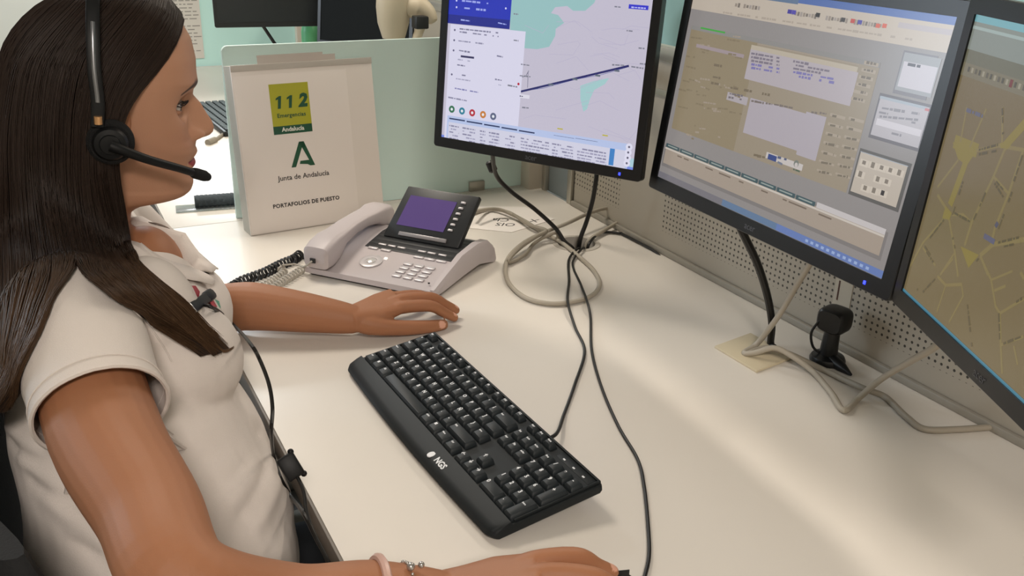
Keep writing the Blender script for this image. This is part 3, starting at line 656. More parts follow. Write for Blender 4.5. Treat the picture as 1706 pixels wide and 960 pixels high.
        if leg and leg != 'win':
            m.m = 1; m.smooth = False
            sz = .0072 if len(leg) == 1 else .0042 if len(leg) < 4 else .0032
            text_mb(m, leg, sz, Matrix.Translation((x-w2+ins+.003+(.0012 if len(leg) > 2 else 0), y+d2*.32, h1+.00005)), .0001, bold=.03)
        elif leg == 'win': m.m = 1; m.smooth = False; m.box((x-w2+.006, y+.003, h1), (.004, .004, .0002))
        if i < 100: m.build('key', [mkey, mleg], t)
    if mass.v: o_ = mass.build('keys', [mkey, mleg], t); o_['kind'] = 'stuff'
    l = MB(); l.M = M; l.smooth = False
    text_mb(l, 'NGS', .0115, Matrix.Translation((.300, .0115, .0148)) @ Matrix.Rotation(.18, 4, 'X'), .0002, bold=.03)
    l.prism([(.2775+.0045*math.cos(k*PI/10), .0105+.0055*math.sin(k*PI/10)) for k in range(20)], .0138, .0152)
    l.build('logo', mleg, t)
    l = MB(); l.M = M
    for i in range(3): l.box((x0+(n1+.9+i*1.05)*p, rows[5], .0129), (.004, .0022, .0008), .0003)
    l.build('indicator_lights', mleg, t)
    w = MB(); w.M = M; w.smooth = False; w.box((x0+(n1+2)*p, rows[5]+.002, .0126), (.066, .011, .0006), .0002); w.build('indicator_plate', mk, t)
    return t
keyboard()

# ------------------------------------------------------------------ desk telephone
def phone():
    M = axes((.404, 1.555, DZ), (.6293, -.7771, 0), (.7771, .6293, 0), (0, 0, 1))
    t = thing('desk_phone', 'grey desk telephone with violet display beside the white binder', 'telephone', M)
    mg = mat('phone_grey', '#b6aeaf', .42, spec=.4); mdk = mat('phone_charcoal', '#26282a', .4); mbtn = mat('button_silver', '#c3bfc1', .35, metal=.3); mvi = mat('violet_display', '#55437c', .28, emit=.12); mrub = mat('phone_underside', '#2b2a29', .6)
    W = .258
    def top(y): return .016+.030*min(max((y+.012)/.16, 0), 1)**.9
    b = MB(); b.M = M
    R = []
    for y in np.linspace(-.012, .185, 16):
        z = top(y); z0 = .006 if y < .15 else .012+.05*(y-.15)
        x0, x1 = 0, W
        R.append([Vector(q) for q in ((x0+.002, y, z0), (x1-.002, y, z0), (x1, y, z0+.003), (x1, y, z-.003), (x1-.003, y, z), (x0+.003, y, z), (x0, y, z-.003), (x0, y, z0+.003))])
    b.rings(R); 
    # raised right rail running back into the rear foot
    rail = []
    for y, z, w, zz in ((-.010, .018, .012, .006), (.03, .032, .014, .008), (.09, .050, .016, .012), (.15, .054, .018, .014), (.185, .050, .020, .006), (.205, .034, .022, .001), (.213, .012, .022, .001)):
        rail.append([Vector(q) for q in ((W-.006, y, zz), (W-.006+w, y, zz), (W-.006+w+.001, y, z-.006), (W-.006+w-.003, y, z), (W-.004, y, z), (W-.006, y, z-.004))])
    b.rings(rail); b.build('base', mg, t)
    u = MB(); u.M = M; u.box((W/2, .08, .003), (W-.012, .17, .006), .002); u.box((W/2, .19, .018), (W-.03, .03, .036), .004); u.build('underside', mrub, t)
    def plate(mb, x, y, w, d, h, r=.001):   # a small block lying on the sloping face
        s_ = (top(y+.005)-top(y-.005))/.01; mb.box((0, 0, h/2), (w, d, h), r, M=Matrix.Translation((x, y, top(y))) @ Matrix.Rotation(math.atan(s_), 4, 'X'))
    p = MB(); p.M = M; 
    for k in range(6): plate(p, .158, .094+k*.0152, .185, .0156, .0012, .0003)
    p.build('dark_fascia', mdk, t)
    for i in range(4):
        for j in range(3):
            q = MB(); q.M = M; plate(q, .176+j*.0225, .012+i*.0135, .0175, .0085, .003, .0012); q.build('dial_key', mbtn, t)
    d = MB(); d.M = M; z = top(.042); d.lathe([(.021, 0), (.021, .0028), (.018, .0038), (.011, .0032), (.010, .002)], 32, Matrix.Translation((.107, .040, z-.0008)) @ Matrix.Rotation(.17, 4, 'X')); d.build('navigation_ring', mbtn, t)
    d = MB(); d.M = M; d.lathe([(.008, 0), (.008, .004), (.005, .0052), (.001, .0056)], 24, Matrix.Translation((.107, .040, z-.0008)) @ Matrix.Rotation(.17, 4, 'X')); d.build('navigation_button', mat('button_bright', '#dcdad8', .2, metal=.4), t)
    d = MB(); d.M = M; plate(d, .128, .056, .006, .006, .0035); d.build('indicator', mat('lamp_white', '#f4f0ea', .3, emit=.6), t)
    for x, y in ((.085, .083), (.112, .083), (.182, .080), (.205, .080), (.228, .080)):
        q = MB(); q.M = M; plate(q, x, y, .020, .006, .003, .001); q.build('function_key', mbtn, t)
    for x, y in ((.095, .100), (.115, .100), (.135, .100), (.178, .100), (.198, .100), (.220, .100)):
        q = MB(); q.M = M; plate(q, x, y, .016, .0045, .0032, .001); q.build('function_key', mbtn, t)
    # tilted display
    B0 = Vector((.0785, .128, .046)); ex = Vector((1, 0, 0)); ey = Vector((.075, .070, .080)).normalized(); ey = (ey-ex*ey.dot(ex)).normalized(); ez = ex.cross(ey)
    D = M @ axes(B0, ex, ey, ez); w, h = .158, .108
    q = MB(); q.M = D; q.prism([(0, 0), (w, 0), (w+.010, h), (.016, h)], -.013, 0, r=.003); q.build('display_frame', mdk, t)
    sc = MB(); sc.M = D; sc.smooth = False; sc.prism([(.020, .026), (.119, .026), (.127, .089), (.029, .089)], .0002, .0008); sc.build('display', mvi, t)
    for i in range(6): q = MB(); q.M = D; q.box((.132+i*.0016, .032+i*.0115, .001), (.010, .0042, .0026), .001); q.build('side_key', mbtn, t)
    q = MB(); q.M = D; q.box((.082, .009, .0018), (.10, .008, .004), .0015); q.build('touch_slider', mat('slider_grey', '#8d8a8c', .35, metal=.3), t)
    # handset lying along the left edge
    hs = MB(); hs.M = M; R = []
    for y, zc, hh, ww, xc in ((-.022, .040, .010, .021, .030), (-.018, .040, .020, .026, .030), (.0, .044, .024, .0275, .030), (.022, .050, .023, .027, .029), (.05, .060, .013, .024, .028), (.09, .066, .0115, .022, .027), (.13, .068, .0115, .022, .027), (.165, .066, .014, .024, .027), (.185, .062, .021, .027, .027), (.21, .058, .022, .027, .027), (.222, .056, .013, .022, .027)):
        R.append([Vector((xc+ww*math.copysign(abs(math.cos(a))**.45, math.cos(a)), y, zc+hh*math.copysign(abs(math.sin(a))**.45, math.sin(a)))) for a in np.linspace(0, 2*PI, 20, endpoint=False)])
    hs.rings(R); h = hs.build('handset', mg, t)
    q = MB(); q.M = M; q.box((.026, -.0225, .036), (.011, .004, .009), .001); q.build('cord_socket', mdk, h)
    q = MB(); q.M = M; q.cyl((.244, .004, .0238), .0018, .002, 12); q.build('microphone_hole', mrub, t)
    return t, M
ph, MP = phone()

# ------------------------------------------------------------------ white binder
def binder():
    X = Vector((.9962, .0872, 0)); lean = R_(7.8); Yv = Vector((-.0872, .9962, 0)); U = Vector((0, 0, 1))*math.cos(lean)+Yv*math.sin(lean); N = X.cross(U)   # N towards the viewer
    M = axes((.354, 1.796, DZ+.001), X, U, N)
    t = thing('ring_binder', 'white ring binder standing upright against the frosted glass, green lettering on cover', 'binder', M)
    mw = mat('binder_white', '#ddd5ce', .35, spec=.5, coat=.3); mp = mat('sheet_paper', '#e2dad4', .32, coat=.35); mi = mat('binder_inside', '#a9a69c', .5); mc = mat('clear_sleeve', '#d9dcd8', .12, trans=.75, ior=1.2)
    W, H = .292, .331
    b = MB(); b.M = M; b.box((W/2, H/2, -.0015), (W, H, .003), .001); b.build('front_cover', mw, t)
    # covers splay at the foot so that the binder stands: rear cover leans the other way
    b = MB(); b.M = M; b.box((W/2, H/2, -.0455), (W, H, .003), .001); b.build('back_cover', mw, t)
    b = MB(); b.M = M; b.box((.0015, H/2, -.0235), (.003, H, .044), .001); b.build('spine', mi, t)
    b = MB(); b.M = M; b.smooth = False
    for k in range(7): b.box((W/2+.006, H/2-.004-(k % 3)*.002, -.008-k*.0045), (W-.03+(k % 2)*.008, H-.016, .0022))
    b.build('pages', mat('page_edges', '#d8d4cc', .7), t)
    s = MB(); s.M = M; s.box((.118, H/2-.008, .0008), (.232, H-.022, .0008), .0002); s.build('title_sheet', mp, t)
    q = MB(); q.M = M; q.box((W/2, H-.005, .0012), (W, .012, .0014), .0004); q.build('sleeve_edge', mat('sleeve_strip', '#b9b3ab', .18, spec=.7), t)
    for i, (x, y0, w, h) in enumerate(((.125, H+.004, .135, .026), (.185, H+.001, .075, .022))):
        q = MB(); q.M = M; q.box((x, y0, -.012-.01*i), (w, h, .0006)); q.build('plastic_sleeve', mat('sleeve_film', '#cfc6bf', .2, trans=.3, ior=1.15), t)
    q = MB(); q.M = M; q.box((W/2+.001, H/2, .0026), (W+.004, H-.006, .0003)); 
    # emergency logo
    gx, gy, gw, gh = .070, .194, .080, .098
    mgreen = mat('print_lime', '#a9a82c', .4, coat=.3); mdg = mat('print_dark_green', '#1d4f37', .4, coat=.3); mbk = mat('print_black', '#2e2a28', .5)
    l = MB(); l.M = M; l.smooth = False; l.box((gx+gw/2, gy+gh/2+.008, .0014), (gw, gh-.016, .0004)); lo = l.build('logo_panel', mgreen, t)
    l = MB(); l.M = M; l.smooth = False; l.box((gx+gw/2, gy+.008, .0014), (gw, .016, .0005)); l.build('logo_band', mdg, t)
    l = MB(); l.M = M; l.smooth = False
    one = [(.0035, 0), (.0095, 0), (.0130, .0245), (.0085, .0245), (.0015, .0205), (.0010, .0165), (.0058, .0185)]
    for k in range(2): l.prism([(gx+.010+k*.0225+px, gy+.050+py) for px, py in one], .0015, .0019)
    text_mb(l, '2', .035, Matrix.Translation((gx+gw/2+.0255, gy+.0622, .0017)), .0002, shear=.2, bold=.05)
    text_mb(l, 'Emergencias', .0112, Matrix.Translation((gx+gw/2, gy+.036, .0017)), .0002, bold=.02, spacing=1.05); l.build('logo_digits', mdg, t)
    l = MB(); l.M = M; l.smooth = False; text_mb(l, 'Andalucía', .0118, Matrix.Translation((gx+gw/2, gy+.0085, .0018)), .0002, bold=.025); l.build('logo_caption', mat('print_white', '#dcdcd2', .5), t)
    # capital A emblem with the cut crossbar
    a = MB(); a.M = M @ Matrix.Translation((.098, .126, .0014)); a.smooth = False
    a.prism([(0, 0), (.0095, 0), (.026, .038), (.033, .0385), (.030, .050), (.021, .050)], 0, .0004)
    a.prism([(.026, .050), (.021, .050), (.026, .0385), (.0385, .0115), (.020, .0115), (.018, .0055), (.034, .0035), (.040, 0), (.050, 0), (.031, .050)], 0, .0004); a.build('emblem', mdg, t)
    x = MB(); x.M = M; x.smooth = False; text_mb(x, 'Junta de Andalucía', .0145, Matrix.Translation((.122, .1065, .0015)), .0002, bold=.008, spacing=1.0); x.build('agency_title', mbk, t)
    x = MB(); x.M = M; x.smooth = False; text_mb(x, 'PORTAFOLIOS DE PUESTO', .0112, Matrix.Translation((.122, .052, .0015)), .0002, bold=.03, spacing=1.08); x.build('folder_title', mbk, t)
    return t
binder()

# ------------------------------------------------------------------ cables
m_bc = mat('black_cable', '#151413', .45); m_gc = mat('grey_cable', '#a59d8f', .5); m_gd = mat('grey_cable_dark', '#938b7d', .5)
def cable(label, pts, r, m, n=8, sub=8, extra=None, name='cable', cat='cable', group=None):
    mb = MB(); mb.tube([Vector(p) for p in pts], r, n, smooth=sub)
    o = mb.build(name, m); tag(o, label, cat, group)
    if extra: extra(o)
    return o
zc = DZ
def g(px, py, r): return onz(px, py, DZ+r)
hole = lambda dx=0, dy=0, z=-.05: Vector((GX+dx, GY+dy, DZ+z))
p0 = M1 @ Vector((.09, -.012, -.03))
r = .0042
pts = [p0+Vector((0, 0, .02)), p0, dep(826, 290, 1.74), dep(850, 318, 1.78), dep(890, 348, 1.82), dep(925, 380, 1.85), dep(940, 402, 1.85), hole(-.012, -.01, -.01), hole(-.012, 0, -.05)]
def ferrite(o):
    f = MB(); a, b = dep(815, 268, 1.735), dep(823, 287, 1.738); f.tube([a, a.lerp(b, .15), a.lerp(b, .85), b], [.005, .0085, .0085, .005], 12); f.build('ferrite_core', m_bc, o)
cable('black cable with ferrite lump hanging from the route-map monitor to the desk hole', pts, r, m_bc, extra=ferrite)
cable('black cable dropping straight from the route-map monitor into the desk hole', [dep(994, 285, 1.80), dep(993, 300, 1.80), dep(987, 335, 1.83), dep(977, 370, 1.86), dep(966, 402, 1.865), hole(.008, .004, -.05)], .0045, m_bc)
cable('thick black cable curving from the forms monitor to the beige cover plate', [dep(1225, 360, 1.32), dep(1236, 385, 1.32), dep(1262, 440, 1.35), dep(1279, 495, 1.39), dep(1286, 540, 1.42), g(1284, 572, .005), g(1290, 580, .004)], .0058, m_bc)
cable('thin black cable lying along the foot of the perforated screen', [hole(.02, -.01, -.03), hole(.018, -.02, .005), g(1002, 388, .004), g(1033, 389, .004), Vector((1.048, 1.50, DZ+.004)), Vector((1.051, 1.40, DZ+.003)), Vector((1.054, 1.36, DZ-.01))], .0028, m_bc)
cable('thin black cable from the desk hole to the keyboard', [hole(-.015, -.02, -.04), hole(-.014, -.035, .004), g(948, 432, .003), g(948, 470, .003), g(946, 503, .011), g(958, 545, .003), g(974, 585, .003), g(958, 640, .003), g(940, 690, .003), g(926, 724, .012), Vector((.495, .858, DZ+.014))], .0024, m_bc)
cable('thin black cable from the desk hole to the mouse', [hole(-.005, -.022, -.04), hole(-.004, -.036, .004), g(954, 438, .003), g(968, 475, .003), g(978, 502, .012), g(984, 530, .003), g(986, 585, .003), g(1002, 645, .003), g(1030, 710, .003), g(1062, 765, .003), g(1073, 810, .003), g(1080, 880, .003), g(1081, 930, .003), g(1070, 985, .003), Vector((.47, .575, DZ+.003)), Vector((.455, .60, DZ+.012))], .0022, m_bc)
r = .0040
cable('grey network cable coiled in a loop beside the desk hole', [onz(790, 352, DZ+.03), g(830, 349, .02), g(870, 366, .008), g(905, 388, .006), g(935, 404, .006), g(965, 428, .005), g(990, 452, .005), g(999, 475, .005), g(985, 493, .005), g(955, 503, .005), g(915, 506, .005), g(875, 496, .005), g(848, 472, .005), g(842, 447, .005), g(850, 425, .010), g(875, 403, .014), g(905, 388, .016), g(945, 372, .03), g(985, 354, .035), onz(1015, 347, DZ+.03), onz(1038, 352, DZ+.02), g(1032, 368, .012), g(1005, 385, .008), hole(.022, -.005, 0), hole(.02, 0, -.05)], r, m_gc, n=10)
cable('second grey cable running from the phone across the paper sheet to the loop', [onz(788, 358, DZ+.02), g(815, 350, .006), g(848, 354, .013), g(880, 374, .012), g(910, 384, .020), g(893, 395, .018), g(868, 412, .014), g(848, 432, .012), g(853, 436, .006), g(875, 424, .006), g(892, 404, .006), g(925, 388, .02), hole(-.03, .02, .004), hole(-.02, .02, -.05)], .0036, m_gd, n=10)
cable('grey cable hanging from the forms monitor down to the beige cover plate', [dep(1362, 420, 1.25), dep(1348, 442, 1.26), dep(1322, 485, 1.33), dep(1296, 528, 1.38), g(1262, 572, .012), g(1240, 588, .006), g(1258, 588, .012), g(1290, 580, .024), g(1320, 594, .018), g(1355, 620, .006), g(1385, 655, .005), g(1406, 684, .005), g(1432, 662, .006), dep(1468, 632, 1.24), dep(1510, 606, 1.16), dep(1552, 582, 1.06), dep(1580, 560, 1.03)], .0044, m_gc, n=10)
cable('grey flat cable running from the cover plate along the desk to the right', [g(1244, 590, .005), g(1275, 580, .012), g(1310, 588, .016), g(1350, 606, .006), g(1400, 630, .005), g(1440, 648, .010), g(1475, 662, .005), g(1510, 695, .005), g(1540, 715, .005), g(1590, 716, .005), g(1650, 712, .005), g(1720, 708, .005)], .0045, m_gd, n=10)
# cover plate
c = [onz(1190, 580), onz(1260, 622), onz(1322, 598), onz(1250, 558)]
mb = MB(); mb.prism([(p.x, p.y) for p in c], DZ, DZ+.004, r=.001)
tag(mb.build('cover_plate', mat('plate_beige', '#c9bda2', .45)), 'beige square cover plate on the desk beneath the grey cables', 'cover plate')
# paper sheet with handwriting, upside down
pts = [(.776, 1.672), (.846, 1.612), (.972, 1.655), (.955, 1.758), (.845, 1.81), (.79, 1.77)]
pp = MB(); pp.smooth = False; pp.prism([(x, y) for x, y in pts], DZ+.0004, DZ+.0012)
pp.m = 1; A = Matrix.Translation((.865, 1.672, DZ+.0013)) @ Matrix.Rotation(R_(150), 4, 'Z')
for i, (tx, dx, dy) in enumerate((('OIS', 0, .012), ('Cla', .012, -.018), ('X', -.06, -.022))): text_mb(pp, tx, .028, A @ Matrix.Translation((dx, dy, 0)), .0001, shear=.2)
tag(pp.build('paper_sheet', [mat('sheet_white', '#ece6e0', .7), mat('ink_black', '#2c2a2b', .6)]), 'white paper sheet with black handwriting lying upside down behind the phone', 'paper')
# webcam
def webcam():
    c = Vector((1.012, .892, DZ)); M = Matrix.Translation(c) @ Matrix.Rotation(R_(15), 4, 'Z')
    t = thing('webcam', 'small black webcam standing at the foot of the perforated screen', 'webcam', M)
    m = mat('webcam_black', '#0f1011', .4); 
    b = MB(); b.M = M; b.lathe([(.026, 0), (.0265, .004), (.024, .009), (.012, .013), (.010, .014)], 28); b.tube([(.0, .0, .006), (-.012, -.03, .005), (-.02, -.05, .003)], [.012, .008, .002], 10); b.build('base', m, t)
    b = MB(); b.M = M; b.tube([(0, 0, .008), (0, 0, .03), (.002, 0, .052)], [.014, .0125, .011], 14, smooth=3); b.build('stem', m, t)
    b = MB(); b.M = M; R = []
    for x, k in ((-.016, .82), (-.013, .95), (-.008, 1), (.012, 1), (.018, .93), (.021, .8)):
        R.append([Vector((x, .022*k*math.copysign(abs(math.cos(a))**.55, math.cos(a)), .068+.019*k*math.copysign(abs(math.sin(a))**.55, math.sin(a)))) for a in np.linspace(0, 2*PI, 24, endpoint=False)])
    b.rings(R); b.build('camera_head', m, t)
    b = MB(); b.M = M; b.cyl((.0215, 0, .068), .012, .003, 24, 'X'); b.build('lens', mat('lens_glass', '#08090c', .08), t)
    b = MB(); b.M = M; b.tube([(-.014, .015, .066), (-.02, .022, .045), (-.016, .018, .022), (-.008, .008, .012)], .002, 8, smooth=5); b.build('lead', m, t)
webcam()
# white sticker on the perforated screen
a, b = onx(1398, 520, XB), onx(1428, 462, XB)
mb = MB(); mb.smooth = False; mb.box((XB+.0015, .930, .836), (.0012, .034, .092), 0); mb.m = 1; mb.box((XB+.0007, .940, .853), (.0006, .007, .008)); mb.box((XB+.0007, .939, .829), (.0006, .0026, .032)); mb.m = 2; mb.box((XB+.0006, .939, .853), (.0006, .0028, .0034))
tag(mb.build('sticker', [mat('sticker_white', '#b5ae9f', .5), mat('sticker_ink', '#4a2c24', .6), mat('sticker_red', '#8a3328', .6)]), 'narrow white sticker on the perforated screen above the webcam', 'sticker')

# coiled cords
def coil(path, R, wire, pitch, m, name, label, cat, lead0=None, lead1=None, sub=10):
    P = spline(path, sub); L = [0]
    for a, b in zip(P, P[1:]): L.append(L[-1]+(b-a).length)
    T = L[-1]; n = int(T/pitch*12); pts = []
    for i in range(n+1):
        s_ = T*i/n; k = min(max(int(np.searchsorted(L, s_)), 1), len(P)-1); f = (s_-L[k-1])/max(1e-9, L[k]-L[k-1]); p = P[k-1].lerp(P[k], f)
        tg = (P[k]-P[k-1]).normalized(); x = tg.cross(Vector((0, 0, 1))).normalized(); y = x.cross(tg); a = 2*PI*s_/pitch
        pts.append(p+(x*math.cos(a)+y*math.sin(a))*R)
    if lead0: pts = [Vector(q) for q in lead0]+pts
    if lead1: pts = pts+[Vector(q) for q in lead1]
    mb = MB(); mb.tube(pts, wire, 6); o = mb.build(name, m); tag(o, label, cat); return o
mcg = mat('cord_grey', '#b0aa9f', .5)
hk = MP @ Vector((.026, -.026, .036))
coil([g(505, 448, .008), g(470, 470, .008), g(440, 490, .008), g(400, 512, .008), g(385, 515, .008), g(392, 500, .008), g(420, 486, .008), g(450, 470, .008), g(472, 455, .008), g(466, 446, .012)], .0060, .0019, .0088, mcg, 'coiled_cord', 'light grey coiled handset cord lying doubled on the desk', 'cord', lead0=[hk+Vector((.004, .006, 0)), hk, hk.lerp(g(505, 448, .012), .5)], lead1=[g(470, 442, .022), g(490, 440, .012), MP @ Vector((.004, -.006, .012))])
coil([g(350, 492, .010), g(375, 485, .008), g(405, 468, .008), g(440, 455, .008), g(470, 440, .009), g(490, 432, .009), g(500, 424, .009)], .0078, .0024, .0085, mat('cord_black', '#121112', .4), 'coiled_cord', 'black coiled headset cord lying stretched beside the grey cord', 'cord', lead1=[MP @ Vector((-.004, .06, .012)), MP @ Vector((.004, .07, .012))])

# things on the neighbouring desk
def packet():
    A = onz(326, 352); B = onz(392, 347); X = (B-A).normalized(); Y = Vector((-X.y, X.x, 0)); M = axes(A, X, Y, (0, 0, 1)); L = .13
    t = thing('brush', 'dark speckled brush in a clear plastic wrapper left of the binder', 'brush', M)
    b = MB(); b.M = M; R = []
    for x in np.linspace(0, L, 30): R.append([Vector((x, .018+(.016+.0015*math.sin(x*900+k))*math.cos(k*PI/6), .016+(.013+.0015*math.cos(x*700+2*k))*math.sin(k*PI/6))) for k in range(12)])
    b.rings(R); b.build('bristles', mat('speckled_bristle', '#3d454b', .8, noise=.6, nscale=260), t)
    b = MB(); b.M = M; b.box((.05, .018, .0022), (.18, .05, .003), .001); b.build('wrapper', mat('clear_wrapper', '#e2e6e6', .15, trans=.85, ior=1.15), t)
packet()
def far_keyboard():
    M = axes((.455, 2.86, DZ), (.05, -1, 0), (1, .05, 0), (0, 0, 1)); M = Matrix.Translation((0, .26, 0)) @ M
    t = thing('keyboard', 'dark keyboard on the neighbouring desk beside her nose', 'keyboard', M)
    b = MB(); b.M = M; b.box((.22, .07, .008), (.44, .14, .016), .004); b.build('body', m_dark, t)
    k = MB(); k.M = M; k.smooth = False
    for r_ in range(6):
        for c_ in range(22): k.box((.015+c_*.0195, .016+r_*.021, .0185), (.016, .017, .005), .0015, 1)
    o = k.build('keys', mat('key_far', '#3c4548', .5), t); o['kind'] = 'stuff'
far_keyboard()
c = cable('grey cable end with a plug lying on the neighbouring desk', [g(400, 212, .004), g(378, 220, .004), g(362, 231, .004), g(352, 237, .004)], .005, m_gd, name='cable')
mb = MB(); a, b = g(358, 233, .006), g(346, 238, .006); mb.tube([a, b], .009, 10); mb.build('plug', m_gd, c)
cable('black cable hanging below the far dark monitor', [dep(436, 40, 3.18), dep(444, 52, 3.2), dep(456, 70, 3.22), dep(468, 88, 3.25), dep(480, 130, 3.3)], .006, m_bc)
# green item of unknown kind on the far desk, shaped like a bottle
mb = MB(); q = dep(517, 62, 3.3); mb.lathe([(.026, 0), (.031, .004), (.031, .20), (.026, .225), (.012, .24), (.012, .262), (.016, .264), (.016, .285), (.013, .288)], 24, Matrix.Translation((q.x, q.y, DZ)))
tag(mb.build('green_item', mat('green_plastic', '#5fae7a', .4)), 'green bottle-shaped item half hidden behind the dark monitors on the far desk', 'bottle')
# beige clamp lamp seen over the glass screen
def clamp_lamp():
    D = 2.45; b0 = dep(655, 18, D); M = Matrix.Translation((b0.x, b0.y, b0.z))
    t = thing('desk_lamp', 'beige rounded lamp with a black knob beyond the glass screen', 'lamp', M)
    mb_ = mat('lamp_beige', '#b0a58f', .5)
    b = MB(); b.M = M; b.lathe([(.005, -.075), (.03, -.07), (.042, -.03), (.045, .01), (.042, .05), (.03, .085), (.005, .09)], 24); b.build('lamp_head', mb_, t)
    P = [dep(668, 10, D)-b0, dep(680, 12, D)-b0, dep(700, 14, D)-b0, dep(714, 24, D)-b0, dep(722, 36, D)-b0]
    b = MB(); b.M = M; b.tube(P, [.012, .026, .030, .022, .012], 16, smooth=5); b.build('arm', mb_, t)
    q = dep(700, 37, D-.04)-b0; b = MB(); b.M = M; b.box(q, (.036, .036, .032), .004); b.build('knob', m_dark, t)
    s_ = dep(690, 52, D)-b0; b = MB(); b.M = M; b.tube([(P[3]), (s_.x, s_.y, s_.z-.05), (s_.x, s_.y, DZ-b0.z)], .012, 12, smooth=4); b.lathe([(.055, 0), (.055, .012), (.02, .018)], 28, Matrix.Translation((s_.x, s_.y, DZ-b0.z))); b.build('stand', mb_, t)
clamp_lamp()
# office chair on the other side of the perforated screen
def back_chair(M, label, up=0):
    t = thing('office_chair', label, 'chair', M); m = mat('chair_fabric', '#0f1012', .8, bump=.3, bscale=500)
    def pad(w, h, th, curve, z0):
        R = []
        for k in range(13):
            v = k/12; z = z0+h*v; ww = w*(1-.14*abs(2*v-1)**3); r_ = []
            for i in range(28):
                a = 2*PI*i/28; x = ww*math.copysign(abs(math.cos(a))**.5, math.cos(a)); y = th*math.copysign(abs(math.sin(a))**.8, math.sin(a))*(1-.3*abs(2*v-1)**6)
                r_.append(Vector((x, y+curve*(x/w)**2+.03*(v-.5)**2, z)))
            R.append(r_)
        return R
    b = MB(); b.M = M; b.rings(pad(.27, .42, .035, -.075, .50+up)); b.build('backrest', m, t)
    b = MB(); b.M = M; R = []
    for z, k in ((.415+up, .9), (.42+up, .98), (.45+up, 1), (.475+up, .97), (.482+up, .88)): R.append([Vector((.245*k*math.copysign(abs(math.cos(a))**.6, math.cos(a)), -.24+.235*k*math.copysign(abs(math.sin(a))**.6, math.sin(a)), z)) for a in np.linspace(0, 2*PI, 32, endpoint=False)])
    b.rings(R); b.build('seat', m, t)
    b = MB(); b.M = M; b.tube([(0, -.2, .40+up), (0, .02, .40+up), (0, .055, .47+up), (0, .05, .68+up)], .018, 10, smooth=4); b.build('back_support', m_dark, t)
    b = MB(); b.M = M; b.cyl((0, -.24, .25+up/2), .026, .33+up, 16); b.build('gas_post', m_dark, t)
    for i in range(5):
        a = 2*PI*i/5+.3; e = Vector((.29*math.cos(a), -.24+.29*math.sin(a), .075)); b = MB(); b.M = M; b.tube([(0, -.24, .115), e], [.024, .014], 8); l = b.build('base_leg', m_dark, t)
        b = MB(); b.M = M; b.cyl((e.x, e.y, .028), .028, .045, 16, 'X', bevel=.004); b.tube([e, (e.x, e.y, .03)], .008, 6); b.build('caster', m_dark, l)
    return t
back_chair(Matrix.Translation((3.45, 5.15, 0)) @ Matrix.Rotation(R_(-35), 4, 'Z'), 'black office chair beyond the perforated screen, glimpsed between two lit monitors', .15)
back_chair(Matrix.Translation((-.02, 2.62, 0)) @ Matrix.Rotation(R_(90), 4, 'Z'), 'black office chair at the neighbouring desk, seen below her chin')
# ------------------------------------------------------------------ the seated woman
from mathutils import noise as mnoise
HA, HPT = R_(97), R_(8)
HO = dep(215, 190, 1.09)
_f0 = Vector((math.sin(HA), math.cos(HA), 0)); HL = Vector((-math.cos(HA), math.sin(HA), 0))
HF = _f0*math.cos(HPT)-Vector((0, 0, 1))*math.sin(HPT); HU = HF.cross(HL)
def hw(a, l, b): return HO+HF*a+HL*l+HU*b                      # head frame: forward, left, up
def hp(px, py, l):                                             # point at lateral offset l in the head frame
    d = ray(px, py); o = HO+HL*l; return CAM+d*((o-CAM).dot(HL)/d.dot(HL))
def interp(x, tab):
    t = sorted(tab); return np.interp(x, [q[0] for q in t], [q[1] for q in t])
SKIN = np.array(lin('#a06d4e')); FACE = np.array(lin('#b4866b')); LIP = np.array(lin('#8a2f38')); BROW = np.array(lin('#2b1d17')); LINE = np.array(lin('#4a1a20')); NAIL = np.array(lin('#d9a58e'))

